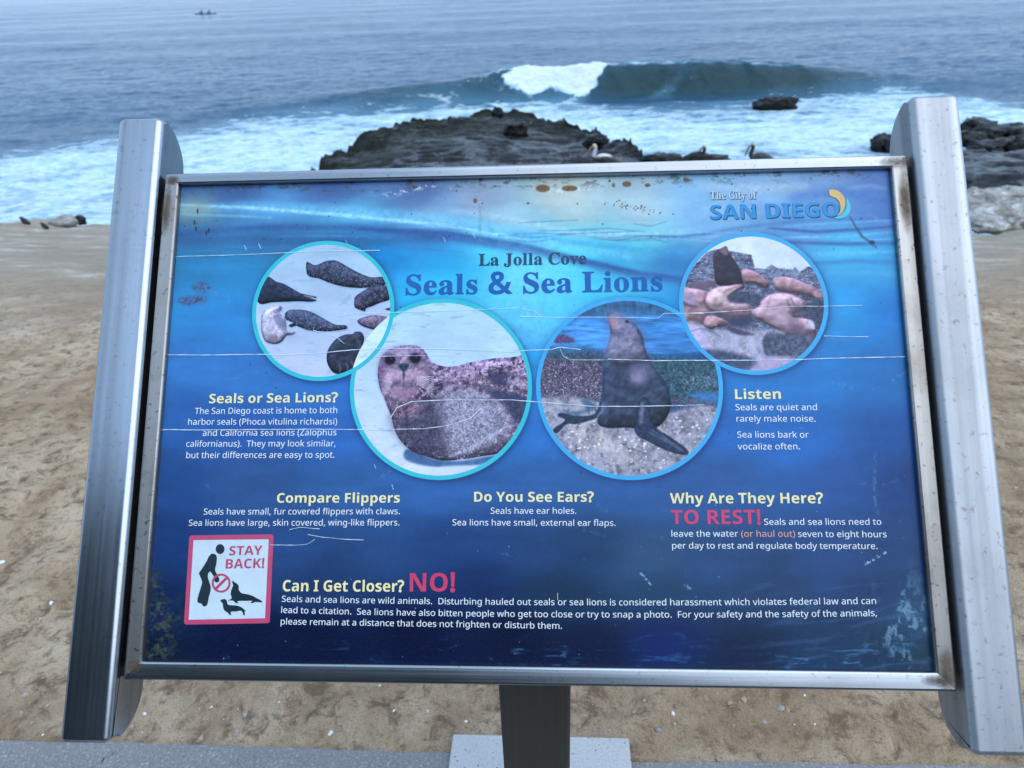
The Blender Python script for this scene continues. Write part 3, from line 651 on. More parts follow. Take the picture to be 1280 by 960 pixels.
S_ = Z([(140,545),(175,520),(240,518),(290,525),(350,550),(420,590),(480,618),(545,622),(553,645),(500,655),(440,662),(380,662),(300,655),(240,635),(215,625),(180,635),(165,620),(195,605),(150,585)]); under(S_); paint(S_, (66, 78, 102), lit=1.0, lr=9, edge=(40, 50, 70), er=5, var=.2, cell=5, spots=((125, 138, 160), 2.4, .58))
S_ = Z([(603,460),(610,430),(660,395),(720,360),(780,350),(840,375),(850,430),(828,455),(780,470),(720,495),(680,510),(675,530),(640,520),(605,500)]); under(S_); paint(S_, (58, 64, 82), lit=1.0, lr=9, edge=(38, 44, 58), er=6, var=.22, cell=6, spots=((105, 112, 130), 4, .6)); paint(Z([(606,450),(640,435),(640,480),(612,490)]), (100, 108, 122), .6, 2)
S_ = Z([(622,590),(660,570),(720,555),(790,560),(850,580),(830,640),(780,680),(740,655),(690,640),(640,618)]); under(S_); paint(S_, (98, 94, 114), lit=1.0, lr=9, edge=(66, 62, 82), er=5, var=.2, cell=5, spots=((140, 132, 150), 3, .6)); paint(Z([(806,515),(840,505),(840,525)]), (70, 66, 84))
S_ = Z([(418,850),(430,780),(480,715),(540,685),(590,680),(610,665),(650,670),(668,710),(660,770),(700,800),(690,830),(640,860),(590,920),(540,940),(480,945),(440,910)]); under(S_); paint(S_, (52, 60, 76), lit=1.0, lr=9, edge=(34, 40, 54), er=6, var=.18, cell=7)
for q in ([(545,870),(560,900),(555,935)], [(580,860),(600,890),(585,920)], [(500,880),(510,910),(505,940)]): stroke(Z(q), 6, (120, 108, 122), .6, 1)
stroke(Z([(600,690),(640,740),(640,800)]), 4, (92, 100, 116), .6, 1); stroke(Z([(640,800),(670,790),(700,800)]), 8, (175, 190, 205), .8, 1, thr=.35, cell=3)

# photo 2: spotted seal looking at the reader
CLIP = disc_mask(D2); Z = zf(430, 370, 4.0)
paint(Z([(0,0),(1000,0),(1000,960),(0,960)]), (158,200,212), sm=False, grad=(188,204,216), var=.035, cell=40, stretch=(1, 2))
paint(Z([(0,0),(1000,0),(1000,960),(0,960)]), (132,155,175), .5, sm=False, var=.1, cell=16, seed=6, thr=.62, stretch=(.4, 1.8))
paint(Z([(298,790),(330,765),(450,815),(600,822),(760,795),(700,840),(560,848),(430,852),(320,825)]), (68, 104, 142), .95, 2)
body = Z([(168,400),(172,350),(190,300),(240,260),(310,247),(370,250),(410,285),(440,330),(500,352),(560,350),(640,330),(730,315),(860,303),(1000,296),(1000,700),(800,780),(700,800),(600,815),(500,823),(420,805),(340,775),(280,720),(250,660),(235,600),(205,520),(180,460)])
paint(body, (124, 114, 134), lit=1.0, lr=26, edge=(84, 76, 104), er=9, var=.22, cell=10, spots=((190, 184, 200), 7, .60))
paint(body, (50, 47, 66), .85, var=.2, cell=12, seed=14, thr=.53)
paint(body, (34, 34, 50), .7, var=.2, cell=6, seed=19, thr=.60)
paint(body, (205, 198, 212), .6, var=.2, cell=5, seed=23, thr=.63)
paint(Z([(440,350),(560,360),(700,345),(940,310),(940,470),(760,480),(640,470),(540,480),(450,440)]), (92, 76, 104), .5, 4, var=.3, cell=7, thr=.5, seed=17)
paint(Z([(470,510),(560,470),(700,490),(800,550),(845,640),(770,740),(640,785),(510,800),(490,700),(465,600)]), (150, 160, 176), .72, 13, var=.24, cell=4, spots=((96, 100, 122), 3, .56))
paint(Z([(235,610),(270,590),(340,600),(400,520),(450,480),(478,560),(500,680),(520,800),(420,800),(330,765),(270,690)]), (64, 66, 86), .82, 13, var=.24, cell=5, spots=((112, 116, 134), 3, .63))
paint(Z([(690,468),(780,470),(900,500),(930,560),(870,640),(835,600),(800,540),(740,500)]), (58, 66, 90), .92, 4, var=.2, cell=5)
paint(Z([(720,390),(800,380),(850,410),(800,440),(740,430)]), (52, 54, 82), .8, 4); paint(Z([(800,400),(900,380),(920,460),(840,455)]), (165, 165, 185), .5, 5, var=.3, cell=4, thr=.45)
stroke(Z([(530,800),(620,770),(700,720),(760,690),(830,640)]), 9, (172, 178, 196), .7, 2, thr=.3, cell=4)
stroke(Z([(600,812),(700,780),(800,740),(880,680)]), 16, (66, 60, 80), .55, 3, thr=.35, cell=6)
head = Z([(176,400),(178,345),(196,300),(244,264),(310,251),(366,256),(405,290),(432,345),(438,400),(420,450),(380,500),(330,560),(280,590),(235,580),(205,520),(182,460)])
paint(head, (132, 122, 142), .9, 3, lit=.9, lr=20, edge=(106, 92, 122), er=9, var=.16, cell=7, spots=((186, 176, 200), 4, .6)); paint(head, (82, 72, 96), .6, 2, var=.2, cell=5, seed=22, thr=.55); paint(Z([(176,360),(190,300),(244,262),(300,252),(300,270),(240,300),(215,350),(200,400),(210,470),(185,450)]), (84, 74, 98), .55, 8)
paint(Z([(205,260),(320,255),(395,285),(360,290),(300,280),(240,290)]), (172, 160, 190), .6, 4, var=.2, cell=4, thr=.4)
paint(Z([(205,385),(250,365),(300,378),(350,365),(400,385),(410,420),(370,440),(300,420),(235,440),(205,420)]), (178, 160, 180), .8, 5, var=.16, cell=4)
paint(Z([(228,430),(262,415),(300,428),(345,415),(376,428),(350,455),(300,462),(252,452)]), (84, 72, 94), .5, 4, var=.3, cell=3, thr=.3)
paint(Z([(245,462),(300,470),(360,458),(372,480),(330,510),(280,510),(240,490)]), (150, 124, 148), .75, 5)
paint(Z([(220,600),(250,540),(330,520),(390,545),(380,590),(300,610),(250,620)]), (150, 116, 134), .5, 7, thr=.4, cell=6)
for cx, cy, rx, ry in ((231,320,23,19),(356,312,24,20)):
    paint(Z(ell(cx, cy, rx + 16, ry + 13)), (84, 74, 98), .8, 6); paint(Z(ell(cx, cy, rx + 3, ry + 4)), (24, 27, 42), .95, 2.5); paint(Z(ell(cx + 6, cy - 7, 5, 4)), (150, 165, 190), .6, 1)
paint(Z([(272,342),(298,338),(325,341),(318,364),(304,378),(294,378),(280,364)]), (54, 72, 90), .95, 1); stroke(Z([(299,375),(299,395),(298,415)]), 7, (62, 56, 76), .8, 1); paint(Z(ell(286,352,6,4)), (22, 30, 42), .9, 0); paint(Z(ell(311,352,6,4)), (22, 30, 42), .9, 0)
for i in range(9):
    a = -0.1 + i * .14; stroke(Z([(365, 400 + i * 5), (400 + 20 * math.cos(a), 402 + i * 8), (430 + 22 * math.cos(a), 405 + i * 13)]), 1.6, (215, 215, 228), .75)
    stroke(Z([(238, 400 + i * 5), (210, 410 + i * 9), (186, 425 + i * 13)]), 1.6, (210, 208, 222), .6)

# photo 3: sea lion with its nose up on a rock by the water
CLIP = disc_mask(D3); Z = zf(660, 370, 4.0)
paint(Z([(0,0),(1000,0),(1000,290),(0,290)]), (64,138,196), sm=False, grad=(58,118,172), var=.26, cell=26, stretch=(.35, 2.2))
paint(Z([(180,0),(760,0),(800,70),(520,95),(200,90)]), (50, 92, 120), .8, 6, var=.2, cell=10, stretch=(1, .5))
paint(Z([(60,150),(330,130),(380,230),(90,260)]), (120,180,220), .35, 6, thr=.45, cell=12, stretch=(.4, 2))
paint(Z([(0,275),(380,275),(400,290),(620,300),(1000,320),(1000,560),(0,560)]), (52, 84, 96), .97, 8, var=.30, cell=6, sm=False, spots=((110, 142, 146), 3, .64))
paint(Z([(60,320),(200,320),(380,345),(380,520),(60,510)]), (84, 80, 98), .92, 9, var=.30, cell=5, spots=((176, 176, 190), 2.6, .60)); paint(Z([(60,300),(380,300),(380,400),(60,370)]), (62, 52, 84), .6, 4, thr=.5, cell=5)
paint(Z([(130,235),(160,190),(230,215),(225,232)]), (84, 70, 102), .9, 2, var=.25, cell=4)
paint(Z([(640,520),(780,510),(930,530),(960,560),(700,600)]), (104, 84, 112), .8, 5, thr=.42, cell=5, var=.3); paint(Z([(780,410),(930,400),(930,460),(800,450)]), (150, 155, 178), .7, 4, thr=.5, cell=3); paint(Z([(800,490),(940,485),(945,530),(860,520)]), (62, 124, 178), .8, 4, var=.15, cell=8, stretch=(.5, 2))
rock = Z([(40,510),(200,500),(360,530),(400,640),(560,660),(700,590),(850,545),(960,560),(1000,960),(0,960)])
paint(rock, (136, 142, 154), .98, 3, var=.2, cell=14, sm=False, spots=((164, 166, 170), 9, .56)); paint(Z([(190,650),(300,635),(420,680),(520,740),(600,800),(500,850),(330,790),(230,720)]), (172, 172, 168), .5, 10, thr=.3, cell=14)
paint(rock, (88, 92, 112), .7, 2, var=.2, cell=12, seed=33, thr=.58, sm=False)
for i in range(90):
    rr = random.Random(i + 77); x = rr.uniform(150, 900); y = rr.uniform(600, 860)
    paint(Z(ell(x, y, rr.uniform(3, 9), rr.uniform(3, 7), 8)), (208, 212, 208), .8, 0, sm=False)
paint(Z([(150,585),(230,595),(340,560),(300,520),(260,520),(290,570)]), (52, 92, 120), .8, 3)
paint(Z([(362,525),(378,560),(345,608),(240,640),(195,640),(145,685),(128,665),(185,622),(150,600),(165,585),(240,600),(310,598),(345,575)]), (48, 66, 88), 1, 1, var=.2, cell=6, edge=(34, 48, 66), er=4)
sl_b = Z([(394,92),(412,72),(440,82),(500,115),(545,150),(572,200),(582,250),(605,310),(640,370),(690,440),(714,520),(702,590),(655,650),(590,662),(480,658),(400,660),(350,640),(352,590),(370,500),(370,400),(378,330),(392,260),(408,205),(410,160)])
paint(sl_b, (54, 68, 88), 1, 1, lit=.9, lr=18, edge=(34, 52, 74), er=8, var=.14, cell=14)
paint(Z([(396,92),(412,74),(440,84),(500,117),(545,152),(570,200),(580,250),(600,310),(560,330),(480,345),(390,320),(396,262),(412,205),(412,160)]), (112, 116, 138), .92, 13, var=.07, cell=9, edge=(92, 94, 120), er=6, lit=.9, lr=14)
paint(Z([(400,112),(430,104),(450,125),(466,160),(440,172),(416,152)]), (150, 132, 142), .8, 3); paint(Z([(415,180),(470,180),(480,195),(430,205)]), (70, 74, 98), .7, 2); paint(Z(ell(495,128,9,7)), (34, 38, 54), .95, 1); stroke(Z([(545,165),(552,180),(550,192)]), 5, (52, 52, 72), .8)
paint(Z([(410,215),(500,200),(560,230),(560,270),(480,260),(410,270)]), (150, 152, 174), .45, 8, thr=.38, cell=9); paint(Z([(515,385),(570,370),(590,410),(560,440),(520,430)]), (158, 150, 178), .7, 8); paint(Z([(500,345),(600,330),(640,400),(560,400)]), (112, 112, 142), .5, 9)
paint(Z([(556,525),(590,508),(612,540),(612,600),(645,662),(710,705),(795,768),(785,795),(700,775),(600,727),(545,695),(530,650),(540,590)]), (44, 60, 82), 1, 1, edge=(32, 44, 62), er=4, var=.2, cell=6)
stroke(Z([(572,530),(568,580),(565,640)]), 11, (150, 140, 160), .6, 3); 
for k in range(3): stroke(Z([(600 + k * 22, 680 - k * 10), (690, 728 - k * 8), (775, 778 - k * 4)]), 3, (112, 132, 152), .55, 1)
stroke(Z([(345,604),(372,575),(376,535)]), 6, (130, 140, 158), .6, 1)

# photo 4: sea lions piled on rocks
CLIP = disc_mask(D4); Z = zf(845, 290, 5.19)
paint(Z([(0,0),(1000,0),(1000,960),(0,960)]), (205,228,240), sm=False, var=.04, cell=26)
rk = Z([(0,360),(60,300),(130,205),(200,130),(260,112),(380,128),(490,150),(510,235),(580,240),(620,212),(655,235),(760,245),(770,225),(800,262),(860,222),(920,260),(1000,300),(1000,960),(0,960)])
paint(rk, (92, 106, 130), 1, 1, sm=False, var=.3, cell=9, stretch=(.6, 1.5), spots=((150, 166, 190), 4, .58)); paint(rk, (44, 54, 76), .75, 1, sm=False, var=.2, cell=9, seed=61, thr=.55, stretch=(.5, 1.5))
paint(Z([(430,250),(560,235),(760,245),(780,290),(600,285),(460,290)]), (140, 165, 195), .6, 4, thr=.4, cell=7)
pk = (158, 134, 138)
paint(Z([(60,350),(130,330),(250,315),(270,345),(180,370)]), (98, 86, 106), 1, 2)
paint(Z([(240,175),(258,125),(300,105),(325,94),(345,138),(382,190),(420,258),(437,330),(432,368),(330,347),(268,342),(248,260)]), (44, 46, 62), 1, 1, edge=(32, 34, 48), er=5, var=.15, cell=10, lit=.8, lr=12); paint(Z([(285,118),(325,96),(342,140),(318,150)]), (120, 104, 104), .9, 2)
def lion(P, c=pk, e=(128, 104, 120), er=6, s=1):
    q = Z(P); paint([(x + 1, y - 5) for x, y in q], (44, 48, 68), .7, 4); paint(q, c, 1, 1, edge=e, er=er, var=.10, cell=12, seed=s, lit=1.1, lr=16)
lion([(430,245),(500,252),(560,288),(602,330),(590,362),(550,352),(500,330),(440,325)], (146, 118, 124))
lion([(630,310),(660,293),(740,295),(830,330),(905,365),(945,420),(900,428),(830,405),(720,390),(650,370)], (152, 128, 134)); paint(Z([(660,350),(760,370),(860,400),(800,400),(700,385)]), (98, 80, 92), .6, 4); paint(Z(ell(652,318,18,22)), (205, 190, 196), .6, 4); paint(Z([(890,380),(945,390),(940,430),(900,420)]), (176, 146, 156), .8, 2)
lion([(20,370),(100,366),(180,378),(212,400),(190,450),(212,510),(222,565),(170,602),(60,600),(20,560)], (150, 126, 134)); paint(Z([(150,560),(190,520),(215,560),(180,600)]), (96, 76, 90), .6, 4); paint(Z([(40,400),(100,395),(140,450),(145,480),(90,470),(40,445)]), (148, 140, 162), .9, 3); paint(Z([(40,445),(90,470),(145,482),(100,490),(40,465)]), (64, 60, 82), .8, 2)
lion([(190,430),(210,390),(260,360),(330,350),(420,338),(432,358),(380,392),(340,430),(380,458),(460,465),(485,495),(482,545),(420,548),(330,545),(230,510),(195,470)], (172, 156, 158)); paint(Z([(210,470),(300,500),(340,470),(300,520),(240,520)]), (110, 88, 98), .5, 4); stroke(Z([(300,400),(330,380),(400,352)]), 5, (120, 98, 106), .6, 1); paint(Z([(300,500),(480,490),(480,550),(330,560)]), (112, 88, 104), .7, 6); paint(Z([(330,560),(480,545),(500,590),(420,625),(340,600)]), (50, 60, 84), .9, 4)
paint(Z([(330,430),(400,405),(520,400),(560,430),(530,490),(470,465),(380,460)]), (54, 66, 90), .9, 4, var=.2, cell=7)
lion([(540,480),(560,440),(620,402),(700,395),(780,418),(850,460),(842,492),(780,520),(755,550),(880,572),(905,640),(895,690),(830,692),(720,662),(620,612),(540,572),(500,542),(490,512)], (160, 142, 152)); stroke(Z([(620,410),(600,450),(590,500)]), 5, (120, 100, 114), .5, 2); stroke(Z([(720,440),(735,480),(760,515)]), 5, (96, 78, 96), .6, 1); stroke(Z([(745,430),(765,470),(790,500)]), 4, (96, 78, 96), .6, 1); paint(Z([(560,480),(680,490),(750,560),(760,620),(680,600),(600,560)]), (186, 164, 182), .6, 9); paint(Z([(760,560),(860,640),(900,690),(800,690),(720,650)]), (92, 76, 98), .7, 8); paint(Z([(740,480),(820,490),(830,520),(770,525)]), (90, 76, 100), .7, 5); stroke(Z([(760,548),(830,545),(895,575)]), 8, (60, 54, 78), .7, 1)
paint(Z([(845,470),(960,450),(970,640),(910,640),(880,570),(840,520)]), (50, 60, 84), .8, 5, var=.2, cell=8); paint(Z([(860,572),(890,580),(900,630),(866,615)]), (190, 205, 225), .9, 1)
paint(Z([(20,605),(180,602),(350,640),(500,640),(720,668),(640,960),(60,960)]), (158, 166, 190), .97, 4, var=.14, cell=18, spots=((186, 190, 208), 8, .58)); paint(Z([(330,620),(430,640),(510,665),(440,672),(370,655)]), (60, 58, 82), .9, 2)
lion([(180,585),(200,548),(250,545),(330,580),(327,605),(260,615),(232,632),(190,612)], (156, 130, 136), er=6)
stroke(Z([(300,588),(320,592),(330,600)]), 5, (70, 58, 74), .8, 1); paint(Z(ell(258,603,9,5)), (190, 184, 192), .8, 1)
paint(Z([(560,705),(600,652),(720,662),(915,690),(880,770),(780,820),(600,805),(575,765)]), (72, 86, 108), 1, 3, var=.28, cell=7); paint(Z([(170,765),(300,770),(400,790),(540,850),(480,895),(350,885),(220,825)]), (56, 74, 100), .95, 4, var=.25, cell=7); stroke(Z([(80,650),(160,625),(240,650),(290,680)]), 4, (92, 96, 122), .6, 1); stroke(Z([(570,720),(575,770),(600,810)]), 6, (52, 60, 84), .7, 2)
paint(Z([(480,890),(600,810),(780,820),(720,900),(600,930)]), (166, 160, 190), .85, 4, var=.08)
CLIP = None
for D in (D1, D2, D3, D4):
    mm = disc_mask(D)[..., None]; ART = ART * (1 - mm) + np.clip(112 + (ART - 112) * (1.0 if D is D4 else 1.18) + 5, 0, 255) * np.array([1.04, .985, 1.0]) * mm
for i in range(42):
    rr = random.Random(i + 1200); x = rr.uniform(230, 1120); y = rr.uniform(240, 800); a = rr.uniform(-.5, .5); l = rr.uniform(12, 60)
    stroke(PX([(x, y), (x + l * .5 * math.cos(a), y + l * .5 * math.sin(a) + rr.uniform(-3, 3)), (x + l * math.cos(a), y + l * math.sin(a))]), rr.uniform(2, 9), (150, 185, 215), rr.uniform(.12, .4), rr.uniform(1, 3), thr=.5, cell=7)
ART = np.clip(ART, 0, 255)
# common film: slight grime and fading over the whole print
fr = fbm(QX / 120, QY / 90, 4, .55, 71)[..., None]; ART = ART * (0.95 + 0.1 * fr) * np.array([1.0, 1.0, 1.0])
def as_image(name, arr):
    im = bpy.data.images.new(name, arr.shape[1], arr.shape[0]); a4 = np.ones(arr.shape[:2] + (4,), np.float32); a4[..., :3] = np.clip(arr, 0, 255) / 255
    im.pixels.foreach_set(a4.reshape(-1)); im.update(); im.pack(); return im
def m_art(name, img):
    n = NT(name); t = n.t.nodes.new('ShaderNodeTexImage'); t.image = img; t.extension = 'EXTEND'
    mpn = n.t.nodes.new('ShaderNodeMapping'); mpn.inputs['Scale'].default_value = (1 / PW, 1 / PH, 1); n.put(mpn.inputs[0], n.co); n.t.links.new(mpn.outputs[0], t.inputs[0])
    f = n.noise(60, 5, .7); g_ = n.noise(500, 2, .5)
    c = n.mix(n.ramp(g_, (0.4, 0.0), (0.8, 0.015)), t.outputs[0], (0.5, 0.6, 0.7))
    n.set(Base_Color=c, Roughness=n.math('MULTIPLY_ADD', f, 0.22, 0.16), Specular_IOR_Level=0.16)
    n.bump(n.noise(7, 2, .5), 0.05, 0.003); return n.m
art_m = m_art('printed_panel', as_image('panel_print', np.concatenate([BASE[:0], ART])))
panel = mesh('panel', [(-0.012, -0.014, 0), (PW + 0.012, -0.014, 0), (PW + 0.012, PH + 0.008, 0), (-0.012, PH + 0.008, 0)] + [(-0.012, -0.014, -0.016), (PW + 0.012, -0.014, -0.016), (PW + 0.012, PH + 0.008, -0.016), (-0.012, PH + 0.008, -0.016)],
             [(0, 1, 2, 3), (7, 6, 5, 4), (0, 4, 5, 1), (1, 5, 6, 2), (2, 6, 7, 3), (3, 7, 4, 0)], art_m, sign)
def disc(D, zt, rmat, lab):
    n = 96; r = D[2] - 0.0052
    vs = [(D[0], D[1], zt)] + [(D[0] + r * math.cos(2 * math.pi * i / n), D[1] + r * math.sin(2 * math.pi * i / n), zt) for i in range(n)]
    o = mesh('photograph', vs, [(0, i + 1, (i + 1) % n + 1) for i in range(n)], art_m, panel); o['label'] = lab
    vs = []; fs = []
    for i in range(n):
        a = 2 * math.pi * i / n
        for rr in (r, D[2]): vs.append((D[0] + rr * math.cos(a), D[1] + rr * math.sin(a), zt + 0.00003))
        j = (i + 1) % n; fs.append((2 * i, 2 * i + 1, 2 * j + 1, 2 * j))
    mesh('ring', vs, fs, rmat, panel)
teal = m_print('turquoise_ring', (0.035, 0.56, 0.66)); azur = m_print('azure_ring', (0.05, 0.42, 0.80))
disc(D2, 0.00015, teal, 'photograph of a spotted seal facing the reader'); disc(D3, 0.00017, azur, 'photograph of a dark sea lion with its nose raised')
disc(D1, 0.00030, teal, 'photograph of seals scattered on sand'); disc(D4, 0.00032, azur, 'photograph of sea lions piled on rocks')

